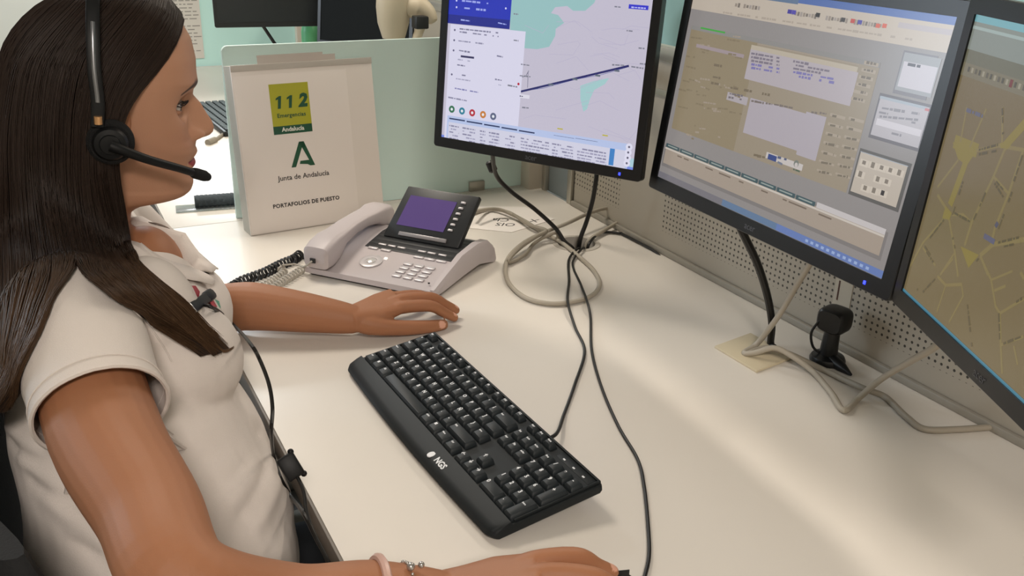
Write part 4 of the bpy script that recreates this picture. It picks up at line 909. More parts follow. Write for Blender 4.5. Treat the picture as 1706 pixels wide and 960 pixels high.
def smooth_tab(tab, n=400, k=5):
    t = sorted(tab); xs = np.linspace(t[0][0], t[-1][0], n); ys = np.interp(xs, [q[0] for q in t], [q[1] for q in t])
    ker = np.ones(k)/k; yp = np.pad(ys, k//2, 'edge'); return xs, np.convolve(yp, ker, 'valid')[:n]
def make_head():
    Fx, Fy = smooth_tab([(.137, -.005), (.134, .018), (.128, .033), (.118, .048), (.1089, .0566), (.0952, .0652), (.0738, .0712), (.054, .0728), (.0485, .0732), (.0399, .0695), (.0302, .0662), (.0211, .0655), (.0088, .0655), (-.0074, .067), (-.019, .0705), (-.0253, .0738), (-.0345, .0752), (-.0434, .0732), (-.052, .0728), (-.0608, .0702), (-.066, .0708), (-.0743, .0732), (-.0866, .0712), (-.0925, .066), (-.0965, .058), (-.1, .046), (-.1025, .032), (-.107, .017), (-.1165, .005), (-.15, .003)], 600, 9)
    Nx, Ny = smooth_tab([(.046, 0), (.0399, .0008), (.0302, .0036), (.0211, .0135), (.0088, .0213), (.0007, .0265), (-.0074, .0286), (-.0125, .0262), (-.0168, .0215), (-.020, .0140), (-.0225, .0055), (-.0253, .0025), (-.032, 0)], 400, 9)
    Wt = [(.137, .012), (.134, .026), (.128, .040), (.118, .053), (.10, .064), (.07, .0735), (.04, .0745), (.02, .073), (0, .070), (-.02, .067), (-.04, .063), (-.06, .058), (-.08, .052), (-.10, .050), (-.15, .053)]
    Bt = [(.137, -.012), (.134, -.035), (.128, -.052), (.118, -.068), (.10, -.083), (.07, -.097), (.04, -.101), (.01, -.099), (-.02, -.093), (-.05, -.087), (-.08, -.085), (-.11, -.088), (-.15, -.094)]
    bs = list(np.arange(-.15, -.106, .004))+list(np.arange(-.106, -.088, .0007))+list(np.arange(-.088, .055, .00095))+list(np.arange(.055, .1372, .0025))
    nc = 230; u = np.linspace(-1, 1, nc, endpoint=False); t = PI*np.sign(u)*np.abs(u)**1.35
    t = np.sort(t); V = []; C = []
    ec_a, ec_b, ec_l, er = .0452, .0195, .0305, .0118
    for b in bs:
        F = np.interp(b, Fx, Fy); N = np.interp(b, Nx, Ny, left=0, right=0); W = interp(b, Wt); B = interp(b, Bt)
        ca = interp(b, [(-.15, -.045), (-.105, -.043), (-.085, -.015), (-.05, -.012), (.14, -.012)])
        c, s_ = np.cos(t), np.sin(t); pf = interp(b, [(-.15, 1), (-.10, 1), (-.085, .95), (-.04, .80), (.03, .70), (.09, .85), (.14, 1)])
        a = np.where(c >= 0, ca+(F-ca)*np.abs(c)**pf, ca-(ca-B)*np.abs(c)); l = W*np.sign(s_)*np.abs(s_)**.95
        front = np.clip(c*2.2, 0, 1); al = np.abs(l)
        sg = interp(b, [(.046, .008), (.02, .0078), (.0, .0092), (-.008, .0112), (-.015, .0128), (-.03, .0135)])
        g2 = lambda l0, b0, sl, sb: np.exp(-((al-l0)/sl)**2-((b-b0)/sb)**2)
        d = N*np.exp(-(al/sg)**2)
        d = d+.0078*g2(.0140, -.0150, .0048, .0066)-.0045*g2(.008, -.0215, .004, .0022)-.0022*g2(.0205, -.012, .003, .008)
        d = d+.0028*g2(.024, .046, .020, .009)-.0095*g2(.031, .0195, .0155, .0115)-.004*g2(.014, .024, .006, .008)
        d = d+.0042*g2(.046, -.004, .018, .020)+.0015*g2(.03, -.05, .02, .02)
        m = np.clip(1-(al/.0235)**2, 0, 1)
        mouth = -.0443-.0036*(al/.0225)**2
        d = d+m*(.0030*np.exp(-((b-(mouth+.0068))/.0045)**2)+.0034*np.exp(-((b-(mouth-.0078))/.0055)**2)-.0034*np.exp(-((b-mouth)/.0016)**2))-.0016*np.exp(-(al/.004)**2)*math.exp(-((b+.030)/.005)**2)
        d = d-.003*g2(.0245, -.0478, .004, .004)+.002*g2(.0, -.079, .014, .010)
        a = a+d*front
        # lids wrapped over the eyeballs
        dl = al-ec_l; db = b-ec_b; rho = np.sqrt(dl**2+db**2)
        sph = ec_a+np.sqrt(np.clip((er+.0014)**2-rho**2, 0, None)); up = .0062*np.clip(1-(dl/.0155)**2, 0, 1)-.10*(dl-.0)*0; lo = -.0038*np.clip(1-(dl/.0155)**2, 0, 1)
        inside = (np.abs(dl) < .0150) & (db < up) & (db > lo) & (c > 0)
        k = np.clip((rho-.0095)/.0085, 0, 1); k = k*k*(3-2*k)
        near = (rho < .018) & (c > 0)
        a = np.where(near, np.maximum(a*k+sph*(1-k), np.where(rho < .0118, sph, -1)), a); a = np.where(inside, np.minimum(a, sph-.0055), a)
        kf = np.clip((b+.13)/.05, 0, 1); col = np.tile(SKIN*(1-kf)+FACE*kf, (nc, 1))
        def mixin(w, cc): 
            w = np.clip(w, 0, 1)[:, None]; col[:] = col*(1-w)+cc*w
        fr = (c > .1)
        top = mouth+(.0088-.0014*np.exp(-(al/.0028)**2))*m**.8; bot = mouth-.0122*m**.7
        mixin(fr*np.where((b < top) & (b > bot) & (al < .0232), .92, 0), LIP); mixin(fr*(al < .022)*np.exp(-((b-mouth)/.0011)**2)*.85, LINE)
        bl = np.interp(al, [.010, .02, .028, .036, .048], [.0455, .0478, .0478, .0448, .0365]); bw = np.interp(al, [.009, .013, .03, .048], [.0034, .0044, .0034, .0012])
        mixin(fr*(al > .0095)*(al < .049)*np.clip(1.6-np.abs(b-bl)/bw, 0, 1)*.9, BROW)
        mixin(fr*(np.abs(dl) < .0165)*np.exp(-((db-up-.0009)/.0020)**2)*.98, BROW*.6); mixin(fr*(np.abs(dl) < .0125)*np.exp(-((db-lo+.0004)/.0008)**2)*.55, BROW)
        mixin(fr*np.exp(-((al-.012)/.0045)**2-((b+.001)/.02)**2)*0, LIP)
        mixin(fr*np.exp(-((al-.040)/.020)**2-((b+.016)/.018)**2)*.10, np.array(lin('#a85a48')))
        for i in range(nc): V.append((a[i], l[i], b))
        C.append(col)
    nr = len(bs); Fc = []
    for r in range(nr-1):
        for i in range(nc): j = (i+1) % nc; Fc.append((r*nc+i, r*nc+j, (r+1)*nc+j, (r+1)*nc+i))
    Fc.append(tuple((nr-1)*nc+i for i in range(nc)))
    Vw = [hw(*v) for v in V]; return Vw, [f for f in Fc], np.concatenate(C)
HV, HFc, HC = make_head()

# joints
NB = Vector((.028, 1.155, .962))                       # foot of the neck
LAT = HL; FWD = _f0
SR = Vector((.006, .975, .958)); SL = Vector((.058, 1.315, .962))
A1 = dep(176, 722, .865); A2 = dep(247, 850, .80); ER = dep(310, 972, .745); WR = onz(738, 993, .769); F1 = dep(480, 1010, .80)
EL = Vector((.185, 1.375, .786)); WL = onz(586, 532, .772)
TORSO = [(.985, .03, 1.155, .070, .05, .05), (.965, .032, 1.15, .135, .062, .06), (.94, .035, 1.14, .170, .080, .072), (.90, .040, 1.125, .178, .098, .096), (.86, .046, 1.095, .170, .108, .112), (.81, .060, 1.045, .163, .108, .130), (.76, .074, 1.0, .158, .116, .142), (.70, .080, .97, .160, .122, .150), (.63, .078, .955, .17, .120, .152), (.55, .07, .95, .185, .118, .155), (.47, .06, .95, .19, .10, .135)]
def torso(mb, grow=0, zmin=0):
    R = []
    for z, x, y, w, df, db in TORSO:
        if z < zmin: continue
        r_ = []
        for i in range(36):
            a = 2*PI*i/36; c, s_ = math.cos(a), math.sin(a); e = .82
            gr = grow if (grow > 0 or z > .93) else grow-.008; fw = math.copysign(abs(c)**e, c)*((df if c > 0 else db)+gr); lt = math.copysign(abs(s_)**e, s_)*(w+gr)
            r_.append(Vector((x, y, z))+FWD*fw+LAT*lt)
        R.append(r_)
    mb.rings(R[::-1])
def limb(mb, pts, r, sub=8, n=20):
    P, RR = spline(pts, sub, list(r)); mb.tube(P, RR, n)
    for p, q in ((P[0], RR[0]), (P[-1], RR[-1])): mb.ball(p, q*.99, 18)
def breasts(mb, grow=0):
    for s_ in (-1, 1):
        c = Vector((.046, 1.095, .872))+FWD*.066+LAT*.070*s_
        mb.ball((0, 0, 0), (.070+grow, .074+grow, .066+grow), 24, M=axes(c, FWD, LAT, (0, 0, 1)))
        if s_ > 0 and grow > 0: mb.ball((0, 0, 0), (.062, .085, .075), 24, M=axes(c-LAT*.07, FWD, LAT, (0, 0, 1)))
        mb.ball((0, 0, 0), (.05+grow, .06+grow, .08+grow), 24, M=axes(c+Vector((0, 0, .04))-FWD*.02, FWD, LAT, (0, 0, 1)))
# hands
def hand(mb, W, tips, lat, thumb, palm_n=10):
    """W wrist; tips: four fingers as lists of joints (knuckle first); lat: direction thumb side -> little finger"""
    up = Vector((0, 0, 1))
    K = [f[0] for f in tips]; c1 = (K[0]+K[1]+K[2]+K[3])/4; fw = (c1-W); L = fw.length; fw = fw/L
    R = []
    for k in range(palm_n+1):
        f = k/palm_n; c = W.lerp(c1, f); hwid = np.interp(f, [0, .25, .6, 1], [.025, .030, .040, .041]); th = np.interp(f, [0, .3, .7, 1], [.019, .0175, .0145, .0115])
        R.append([c+lat*hwid*math.copysign(abs(math.cos(a))**.8, math.cos(a))+up*th*math.copysign(abs(math.sin(a))**.8, math.sin(a)) for a in np.linspace(0, 2*PI, 24, endpoint=False)])
    mb.rings(R)
    for i, f in enumerate(tips):
        r0 = [.0098, .0102, .0097, .0085][i]; P = [W.lerp(f[0], .55)]+f; rr = [r0*1.0, r0*1.08, r0*.98, r0*.86, r0*.72][:len(P)]
        limb(mb, P, rr, 6, 14)
    limb(mb, [W.lerp(thumb[0], .35)]+thumb, [.017, .0165, .0125, .0108, .0085][:len(thumb)+1], 6, 14)
    mb.ball(W.lerp(thumb[1], .6), (.021, .018, .014), 18)
# left hand flat beside the phone
hdL = (onz(772, 522, .755)-WL); hdL.z = 0; hdL.normalize(); latL = Vector((-hdL.y, hdL.x, 0))
i0 = onz(672, 512, .781)
offs = [0, .021, .041, .058]; lens = [(.043, .026, .021), (.047, .029, .022), (.043, .027, .021), (.034, .020, .018)]
tL = []
for k in range(4):
    m0 = i0+latL*offs[k]+hdL*[0, .004, -.002, -.012][k]+Vector((0, 0, [.0, .003, -.001, -.006][k]))
    d1 = (hdL+latL*[-.06, 0, .08, .17][k]).normalized(); a, b, c = lens[k]
    p1 = m0+d1*a*.985+Vector((0, 0, -.003)); p2 = p1+d1*b*.86+Vector((0, 0, -b*.52)); p3 = p2+d1*c*.84+Vector((0, 0, -c*.55)); p3.z = max(p3.z, DZ+.0075); p2.z = max(p2.z, DZ+.0085); tL.append([m0, p1, p2, p3])
thL = [onz(618, 541, .766), onz(658, 546, .759), onz(706, 545, .753), onz(738, 541, .7495)]
# right hand over the mouse
hdR = (onz(965, 940, .79)-WR); hdR.z = 0; hdR.normalize(); latR = Vector((hdR.y, -hdR.x, 0))
j0 = onz(890, 935, .806); tR = []
for k in range(4):
    m0 = j0+latR*offs[k]+hdR*[0, .004, -.002, -.012][k]+Vector((0, 0, [-.001, .001, -.002, -.006][k])); d1 = (hdR+latR*[-.10, .16, .26, .34][k]).normalized(); a, b, c = lens[k]
    low = [0, 0, -.010, -.018][k]
    p1 = m0+d1*a*.97+Vector((0, 0, -.003+low*.5)); p2 = p1+d1*b*.80+Vector((0, 0, -b*.56+low*.3)); p3 = p2+d1*c*.76+Vector((0, 0, -c*.45)); p3.z = max(p3.z, DZ+[.026, .026, .012, .009][k]); tR.append([m0, p1, p2, p3])
thR = [WR+hdR*.035-latR*.012+Vector((0, 0, -.004)), WR+hdR*.070-latR*.020+Vector((0, 0, -.008)), WR+hdR*.103-latR*.018+Vector((0, 0, -.012)), WR+hdR*.128-latR*.012+Vector((0, 0, -.014))]
skin_parts = []
mb = MB(); limb(mb, [SR, A1, A2, ER, F1, ER.lerp(WR, .62)*.5+F1.lerp(WR, .62)*.5, WR], [.050, .0500, .0445, .0400, .0365, .031, .0225], 8, 24); hand(mb, WR, tR, latR, thR); skin_parts.append(remesh(mb, .0020, 3))
mb = MB(); limb(mb, [SL, SL.lerp(EL, .5)+Vector((.005, .01, 0)), EL, EL.lerp(WL, .35)+Vector((0, 0, .006)), EL.lerp(WL, .7)+Vector((0, 0, .004)), WL], [.048, .043, .037, .0375, .031, .0225], 8, 24); hand(mb, WL, tL, latL, thL); skin_parts.append(remesh(mb, .0019, 3))
mb = MB(); torso(mb, -.001); breasts(mb, -.002); limb(mb, [NB-Vector((0, 0, .03)), NB+Vector((0, 0, .02)), hw(-.045, 0, -.125)], [.066, .053, .050], 6, 24)
limb(mb, [NB-Vector((0, 0, .012)), SR], [.045, .044]); limb(mb, [NB-Vector((0, 0, .012)), SL], [.045, .044]); skin_parts.append(remesh(mb, .005, 4))
# legs inside the trousers
legs = []
for s_ in (-1, 1):
    hip = Vector((.07, .95, .50))+LAT*.085*s_; knee = Vector((.49, .93, .50))+LAT*.10*s_; ank = Vector((.46, .92, .095))+LAT*.10*s_; legs.append((hip, knee, ank))
    mb = MB(); limb(mb, [hip, hip.lerp(knee, .5), knee, knee.lerp(ank, .5), ank], [.07, .062, .048, .045, .030], 6, 18); skin_parts.append(remesh(mb, .008, 2))
person = thing('person', 'seated woman in white polo shirt wearing a headset, one hand on mouse', 'person', Matrix.Translation((.06, .95, .0)))
BV = [tuple(v) for v in HV]; BF = list(HFc); BC = [HC]
for V, F in skin_parts:
    o = len(BV); BV += [tuple(map(float, v)) for v in V]; BF += [tuple(o+i for i in f) for f in F]; BC.append(np.tile(SKIN, (len(V), 1)))
BC = np.concatenate(BC); BA = np.array(BV)
nails = [(thL[-1]-hdL*.002+(CAM-thL[-1]).normalized()*.008, .0066)]+[(f[-1]+Vector((0, 0, .005)), .0055) for f in tL+tR]
for p, r in nails:
    dd = np.linalg.norm(BA-np.array(p), axis=1); BC = np.where((dd < r)[:, None], NAIL, BC)
for s_ in (-1, 1):                                         # ears
    mb = MB(); mb.ball((0, 0, 0), (.017, .008, .030), 20, M=axes(hw(-.014, .071*s_, .004), HF, HL, HU)); mb.ball((0, 0, 0), (.010, .006, .012), 14, M=axes(hw(-.010, .071*s_, -.024), HF, HL, HU))
    o = len(BV); BV += [tuple(v) for v in mb.v]; BF += [tuple(o+i for i in f) for f in mb.f]; BC = np.concatenate([BC, np.tile(SKIN, (len(mb.v), 1))])
def raw(name, V, F, m, parent, C=None, smooth=True):
    inv = parent_world(parent).inverted(); me = bpy.data.meshes.new(name); me.from_pydata([tuple(inv @ Vector(v)) for v in V], [], F); me.materials.append(m)
    me.polygons.foreach_set('use_smooth', [smooth]*len(me.polygons))
    if C is not None:
        a = me.color_attributes.new('tint', 'FLOAT_COLOR', 'POINT'); a.data.foreach_set('color', np.asarray(C, np.float32).ravel())
    me.update(); o = bpy.data.objects.new(name, me); COL.objects.link(o); o.parent = parent; return o
m_skin = attr_mat('skin', .55, sss=.12, bump=.12, bscale=700, spec=.35)
raw('body', BV, BF, m_skin, person, BC)
# eyes
def eye_mat():
    m = bpy.data.materials.new('eyeball'); m.use_nodes = True; N = m.node_tree.nodes; L = m.node_tree.links; b = N['Principled BSDF']; b.inputs['Roughness'].default_value = .08
    a = N.new('ShaderNodeAttribute'); a.attribute_name = 'tint'; L.new(a.outputs['Color'], b.inputs['Base Color']); return m
m_eye = eye_mat()
for s_ in (-1, 1):
    c = hw(.0452, .0305*s_, .0195); b = bmesh.new(); bmesh.ops.create_uvsphere(b, u_segments=40, v_segments=30, radius=.0118)
    look = (Vector((.99, -.10, -.10))).normalized(); V = [v.co+c for v in b.verts]; C = []
    for v in b.verts:
        q = v.co.normalized().dot(look); C.append(lin('#0b0908') if q > .945 else lin('#3a2a20') if q > .84 else lin('#1d1613') if q > .815 else lin('#bdb2ab'))
    F = [tuple(w.index for w in f.verts) for f in b.faces]; b.free(); raw('eye', V, F, m_eye, person, C)
    # lashes
    l = MB()
    for k in range(9):
        dl = -.012+.024*k/8; base = hw(.0452+math.sqrt(max(1e-8, .0136**2-dl*dl-(.0062*(1-(dl/.0155)**2))**2)), (.0305+dl)*s_, .0195+.0062*(1-(dl/.0155)**2)); l.tube([base, base+HF*.0045-HU*.0002+HL*s_*dl*.12, base+HF*.0070+HU*.0022+HL*s_*dl*.2], [.0008, .0006, .0002], 4)
    l.build('eyelashes', mat('lash_black', '#15100e', .6), person)

# shirt
mb = MB(); torso(mb, .007, .52); breasts(mb, .007)
limb(mb, [NB+Vector((0, 0, -.02)), SR+Vector((0, 0, -.004))], [.06, .058]); limb(mb, [NB+Vector((0, 0, -.02)), SL+Vector((0, 0, -.004))], [.06, .056])
def sleeve(mb, S0, E0, ln, r0, r1):
    d = (E0-S0).normalized(); P = [S0-d*.01, S0.lerp(E0, .3), S0+d*ln*.75, S0+d*ln]; mb.tube(P, [r0, (r0+r1)/2+.002, r1, r1+.001], 28, smooth=5); mb.ball(S0, r0, 20); return S0+d*ln, d
HR, dR = sleeve(mb, SR, A1.lerp(A2, .15), (A1-SR).length*1.0-.021, .062, .0605)
HLm, dL = sleeve(mb, SL, SL.lerp(EL, .7), .15, .058, .056)
SV, SF = remesh(mb, .0042, 5)
SV = SV.astype(float)
# folds
keepV = np.ones(len(SV), bool)
nn_ = np.zeros(len(SV))
for i, v in enumerate(SV):
    x, y, z = v; nn_[i] = mnoise.noise(Vector((x*9+y*5, y*10+z*13, z*5-y*8)))*.0060+mnoise.noise(Vector((x*22, y*14+z*22, z*9-y*10+3)))*.0022
FN = np.zeros_like(SV)
F4 = np.array([f for f in SF if len(f) == 4]); nv = np.cross(SV[F4[:, 2]]-SV[F4[:, 0]], SV[F4[:, 3]]-SV[F4[:, 1]])
for k in range(4): np.add.at(FN, F4[:, k], nv)
FN /= np.linalg.norm(FN, axis=1)[:, None]+1e-9
low = np.clip((.90-SV[:, 2])/.12, .15, 1.0)
SV = SV+FN*(nn_*low)[:, None]
def ridge(P0, P1, w, h):
    """a soft pulled crease between two points"""
    global SV
    P0, P1 = np.array(P0), np.array(P1); d = P1-P0; L = np.linalg.norm(d); d = d/L; q = SV-P0; s_ = np.clip(q@d, 0, L); dist = np.linalg.norm(q-s_[:, None]*d, axis=1); SV = SV+FN*(h*np.exp(-(dist/w)**2)*np.sin(np.clip(s_/L, .02, .98)*PI)**.5)[:, None]
SB = BVHTree.FromPolygons([tuple(v) for v in SV], SF)
def hit(px, py):
    h = SB.ray_cast(CAM, ray(px, py).normalized()); return h[0]
for a, b, w_, h_ in (((300, 705), (428, 655), .010, -.005), ((318, 722), (425, 690), .014, .005), ((335, 775), (432, 715), .009, -.005), ((372, 850), (432, 765), .012, .006), ((392, 870), (440, 780), .008, -.005), ((420, 890), (462, 790), .011, .006), ((455, 905), (490, 830), .010, -.005), ((345, 800), (400, 760), .012, .004),
                     ((10, 705), (75, 755), .008, .006), ((14, 725), (72, 775), .007, -.006), ((28, 752), (110, 815), .010, .006), ((48, 790), (135, 850), .007, -.006), ((70, 820), (160, 890), .012, .006), ((110, 900), (190, 945), .008, -.006), ((290, 600), (240, 520), .006, .002), ((265, 575), (300, 640), .012, -.004)):
    A_, B_ = hit(*a), hit(*b)
    if A_ is not None and B_ is not None and (A_-B_).length < .2: ridge(A_, B_, w_, h_)
# neck opening and V of the polo
lt = (SV-np.array(NB))@np.array(LAT); fw = (SV-np.array(NB))@np.array(FWD); zz = SV[:, 2]
vw = np.clip((zz-.915)/.075, 0, 1)*.040
LAP = [(.0, -.057, 1.006), (.032, -.049, 1.004), (.050, -.018, .998), (.050, .018, .986), (.030, .050, .968), (.013, .078, .942), (.003, .100, .910)]
cut = ((fw > .0) & (np.abs(lt) < np.interp(zz, [.904, .908, .942, .968, .986], [0, .0, .010, .030, .048]))) | ((np.hypot(fw+.003, lt) < .054) & (zz > .975))
for c_, d_, r_ in ((HR, dR, .085), (HLm, dL, .08)):
    q = SV-np.array(c_); s_ = q@np.array(d_); cut |= (s_ > -.0050) & (np.linalg.norm(q, axis=1) < r_)
SFk = [f for f in SF if not all(cut[i] for i in f)]
def fair_edges(V, F, it=14):
    E = {}
    for f in F:
        for a, b in zip(f, f[1:]+f[:1]): k = (min(a, b), max(a, b)); E[k] = E.get(k, 0)+1
    nb = {}
    for (a, b), n_ in E.items():
        if n_ == 1: nb.setdefault(a, []).append(b); nb.setdefault(b, []).append(a)
    ks = [k for k in nb if len(nb[k]) == 2]
    for _ in range(it):
        new = {k: V[k]*.4+(V[nb[k][0]]+V[nb[k][1]])*.3 for k in ks}
        for k in ks: V[k] = new[k]
    return V
SV = fair_edges(SV, SFk)
m_shirt = mat('white_pique', '#d8cfc8', .8, spec=.2, bump=.25, bscale=900)
shirt = raw('polo_shirt', SV, SFk, m_shirt, person)
SB = BVHTree.FromPolygons([tuple(v) for v in SV], SF)
BB = BVHTree.FromPolygons(BV, BF)
def on_shirt(px, py, off=.004, default=1.0):
    d = ray(px, py).normalized(); h1 = SB.ray_cast(CAM, d); h2 = BB.ray_cast(CAM, d); hs = [h for h in (h1[3], h2[3]) if h is not None]
    if not hs: return dep(px, py, default)
    return CAM+d*(min(hs)-off)
sm_ = MB(); sq_ = spline([Vector((x_, y_, 0)) for x_, y_ in ((196, 498), (225, 520), (252, 548), (274, 580), (286, 602))], 8); sm_.tube([on_shirt(q.x, q.y, .0004) for q in sq_], .0009, 6); sm_.build('shoulder_seam', m_shirt, shirt)
# sleeve hems
for c, d, r, nm in ((HR, dR, .0612, 'sleeve_hem'), (HLm, dL, .0565, 'sleeve_hem')):
    x = d.orthogonal().normalized(); y = d.cross(x); h = MB()
    for back, rr in ((.0045, .0026), (.019, .0009)):
        P = []
        for k in range(49):
            a = 2*PI*k/48; o_ = c-d*back; dirv = x*math.cos(a)+y*math.sin(a); hit = SB.ray_cast(o_+dirv*.12, -dirv); P.append((hit[0]+dirv*.0006) if hit[0] is not None else o_+dirv*r)
        h.tube(P, rr, 6)
    h.build(nm, m_shirt, shirt)
# collar: two lapels folded over the neck opening
def lapel(side):
    C = LAP
    base0 = Vector((NB.x, NB.y, 0)); P = spline([base0+FWD*f+LAT*side*l+Vector((0, 0, z)) for l, f, z in C], 6); R = []
    n = len(P)
    for k, p in enumerate(P):
        f = k/(n-1); out = Vector((p.x-NB.x, p.y-NB.y, 0)); out = out-FWD*max(0, out.dot(FWD))*.75*f; out.normalize(); wid = (.030+.016*f)*(1-max(0, f-.8)*3.2)
        h = SB.find_nearest(p); p0 = h[0]+h[1]*.001 if (h[0]-p).length < .05 else p; h0 = h[1]
        p = p0
        q = p+out*wid-Vector((0, 0, wid*.55)); h = SB.find_nearest(q); q = h[0]+h[1]*(.0065+.003*math.sin(f*15))
        m_ = p.lerp(q, .5); h = SB.find_nearest(m_); m_ = h[0]+h[1]*(.012-.003*f)
        top = p+Vector((0, 0, .010*(1-f)+.004))+out*.006
        p = p-h0*.004
        R.append([p-h0*.012-out*.003, p+Vector((0, 0, .004*(1-f)+.002))-out*.002, top, m_, q, q-(q-m_)*.05-Vector((0, 0, .002)), m_-Vector((0, 0, .005)), p+out*.005])
    mb = MB(); mb.rings(R); return mb
for s_ in (-1, 1):
    o = lapel(s_).build('collar', m_shirt, shirt, autosmooth=False)
# trousers
mt = mat('dark_trousers', '#23262b', .85, bump=.2, bscale=400)
mb = MB()
R = []
for z, x, y, w, df, db in TORSO:
    if z <= .64:
        R.append([Vector((x, y, z))+FWD*(math.copysign(abs(math.cos(a))**.82, math.cos(a))*((df if math.cos(a) > 0 else db)+.004))+LAT*(math.copysign(abs(math.sin(a))**.82, math.sin(a))*(w+.004)) for a in np.linspace(0, 2*PI, 36, endpoint=False)])
mb.rings(R[::-1])
for hip, knee, ank in legs: limb(mb, [hip, hip.lerp(knee, .5), knee, knee.lerp(ank, .5), ank+Vector((0, 0, .03))], [.085, .078, .062, .060, .052], 6, 20)
V, F = remesh(mb, .008, 4); raw('trousers', V, F, mt, person)
for hip, knee, ank in legs:
    mb = MB(); R = []
    for x, w, h in ((-.07, .022, .05), (-.06, .033, .075), (-.02, .036, .085), (.05, .040, .06), (.11, .042, .042), (.16, .034, .032), (.18, .018, .022)):
        R.append([Vector((ank.x+x, ank.y, .002+h/2))+LAT*w*math.copysign(abs(math.cos(a))**.6, math.cos(a))+Vector((0, 0, h/2*math.copysign(abs(math.sin(a))**.6, math.sin(a)))) for a in np.linspace(0, 2*PI, 20, endpoint=False)])
    mb.rings(R); mb.build('shoe', m_dark, person)

# emblem printed on the chest
def chest_patch(name, pts, m, off=.0015):
    q = [on_shirt(*p, off) for p in pts]; mb = MB(); mb.smooth = False; c = sum(q, Vector())/len(q)
    mb.add(q+[c], [(i, (i+1) % len(q), len(q)) for i in range(len(q))]); return mb.build(name, m, shirt)
m_red = mat('print_red', '#b02638', .6); m_grn = mat('print_teal', '#4c9a80', .6)
chest_patch('printed_emblem', [(318, 476), (326, 476), (333, 486), (331, 497), (322, 488)], m_red); chest_patch('printed_emblem', [(347, 498), (354, 498), (362, 511), (355, 513)], m_red); chest_patch('printed_emblem', [(357, 498), (365, 502), (368, 513), (361, 512)], m_grn)

# hair
def hg(*p): return [q for q in p]
def near(*pts): return pts
def cast(px, py, off, D): return on_shirt(px, py, off, D)
G = []
G.append([hw(.050, -.002, .1235), hw(.0545, -.022, .1135), hp(289, 80, -.052), hp(264, 117, -.066), hp(234, 152, -.077), hp(212, 186, -.083), hp(199, 232, -.086), hp(198, 288, -.082), cast(206, 340, .012, 1.0), cast(214, 394, .016, .99), cast(232, 436, .016, .98), cast(266, 468, .014, .97), cast(311, 504, .011, .96), cast(346, 542, .009, .95), cast(384, 582, .006, .95)])
G.append([hw(.036, -.002, .1385), hw(.034, -.040, .1225), hp(228, 95, -.074), hp(196, 150, -.083), hp(180, 200, -.087), hp(176, 250, -.087), hp(178, 300, -.085), cast(188, 350, .022, .99), cast(202, 400, .024, .97), cast(226, 450, .024, .95), cast(266, 500, .018, .94), cast(312, 548, .014, .935), cast(340, 575, .010, .935), cast(356, 594, .006, .935)])
G.append([hw(.008, -.002, .1465), hw(.0, -.048, .131), hp(150, 90, -.080), hp(128, 160, -.088), hp(122, 230, -.092), hp(122, 300, -.092), cast(128, 360, .045, .97), cast(140, 415, .030, .95), cast(165, 460, .024, .93), cast(205, 500, .018, .92), cast(255, 535, .014, .92), cast(300, 562, .010, .92), cast(330, 582, .006, .92), cast(345, 592, .005, .92)])
G.append([hw(-.015, -.002, .1475), hw(-.032, -.050, .128), hp(96, 90, -.079), hp(78, 160, -.088), hp(74, 230, -.093), hp(76, 300, -.095), dep(84, 370, .99), dep(92, 415, .965), dep(98, 445, .935), dep(95, 472, .905), dep(82, 505, .885), dep(72, 545, .87), dep(62, 580, .865), dep(48, 620, .865), dep(26, 655, .87), dep(4, 688, .88)])
G.append([hw(-.035, -.002, .143), hw(-.06, -.046, .118), hp(45, 95, -.070), hp(26, 165, -.076), hp(18, 235, -.080), hp(20, 310, -.082), dep(22, 380, 1.02), dep(24, 440, .98), dep(22, 500, .95), dep(14, 560, .935), dep(4, 610, .93), dep(-8, 655, .93), dep(-22, 700, .93)])
G.append([hw(-.05, 0, .137), hw(-.09, -.03, .105), hw(-.118, -.042, .06), hw(-.128, -.045, .0), hw(-.132, -.048, -.06), hw(-.136, -.05, -.12), hw(-.14, -.055, -.18), hw(-.142, -.06, -.23), hw(-.142, -.062, -.28), hw(-.138, -.062, -.33), hw(-.134, -.06, -.36), hw(-.13, -.058, -.39)])
for l0 in (0.0, .045, .075):
    k = l0/.075
    G.append([hw(-.052, .002, .136), hw(-.095+.03*k, l0*.7, .108), hw(-.125+.06*k, l0, .06), hw(-.132+.062*k, l0*1.12, .0), hw(-.134+.062*k, l0*1.18, -.06), hw(-.138+.055*k, l0*1.18, -.12), hw(-.142+.045*k, l0*1.15, -.18), hw(-.144+.035*k, l0*1.15, -.24), hw(-.14+.03*k, l0*1.1, -.30), hw(-.135+.03*k, l0*1.1, -.35)])
G.append([hw(.0, .002, .1465), hw(-.01, .050, .130), hw(-.012, .078, .09), hw(-.018, .088, .04), hw(-.024, .091, -.01), hw(-.032, .089, -.06), hw(-.05, .086, -.11), hw(-.07, .088, -.16), hw(-.085, .09, -.21), hw(-.09, .09, -.26), hw(-.09, .088, -.30)])
G.append([hw(.036, .002, .1385), hw(.034, .040, .1225), hw(.026, .070, .075), hw(.010, .083, .04), hw(-.006, .088, .0), hw(-.016, .087, -.04), hw(-.03, .084, -.09), hw(-.055, .086, -.14), hw(-.07, .088, -.19), hw(-.078, .088, -.24), hw(-.08, .086, -.28)])
G.append([hw(.050, .002, .1235), hw(.0545, .022, .1135), hw(.044, .050, .088), hw(.028, .066, .064), hw(.008, .078, .040), hw(-.004, .083, .012), hw(-.012, .084, -.025), hw(-.028, .080, -.075), hw(-.05, .084, -.13), hw(-.066, .086, -.18), hw(-.072, .086, -.23), hw(-.075, .084, -.26)])
NL = 30
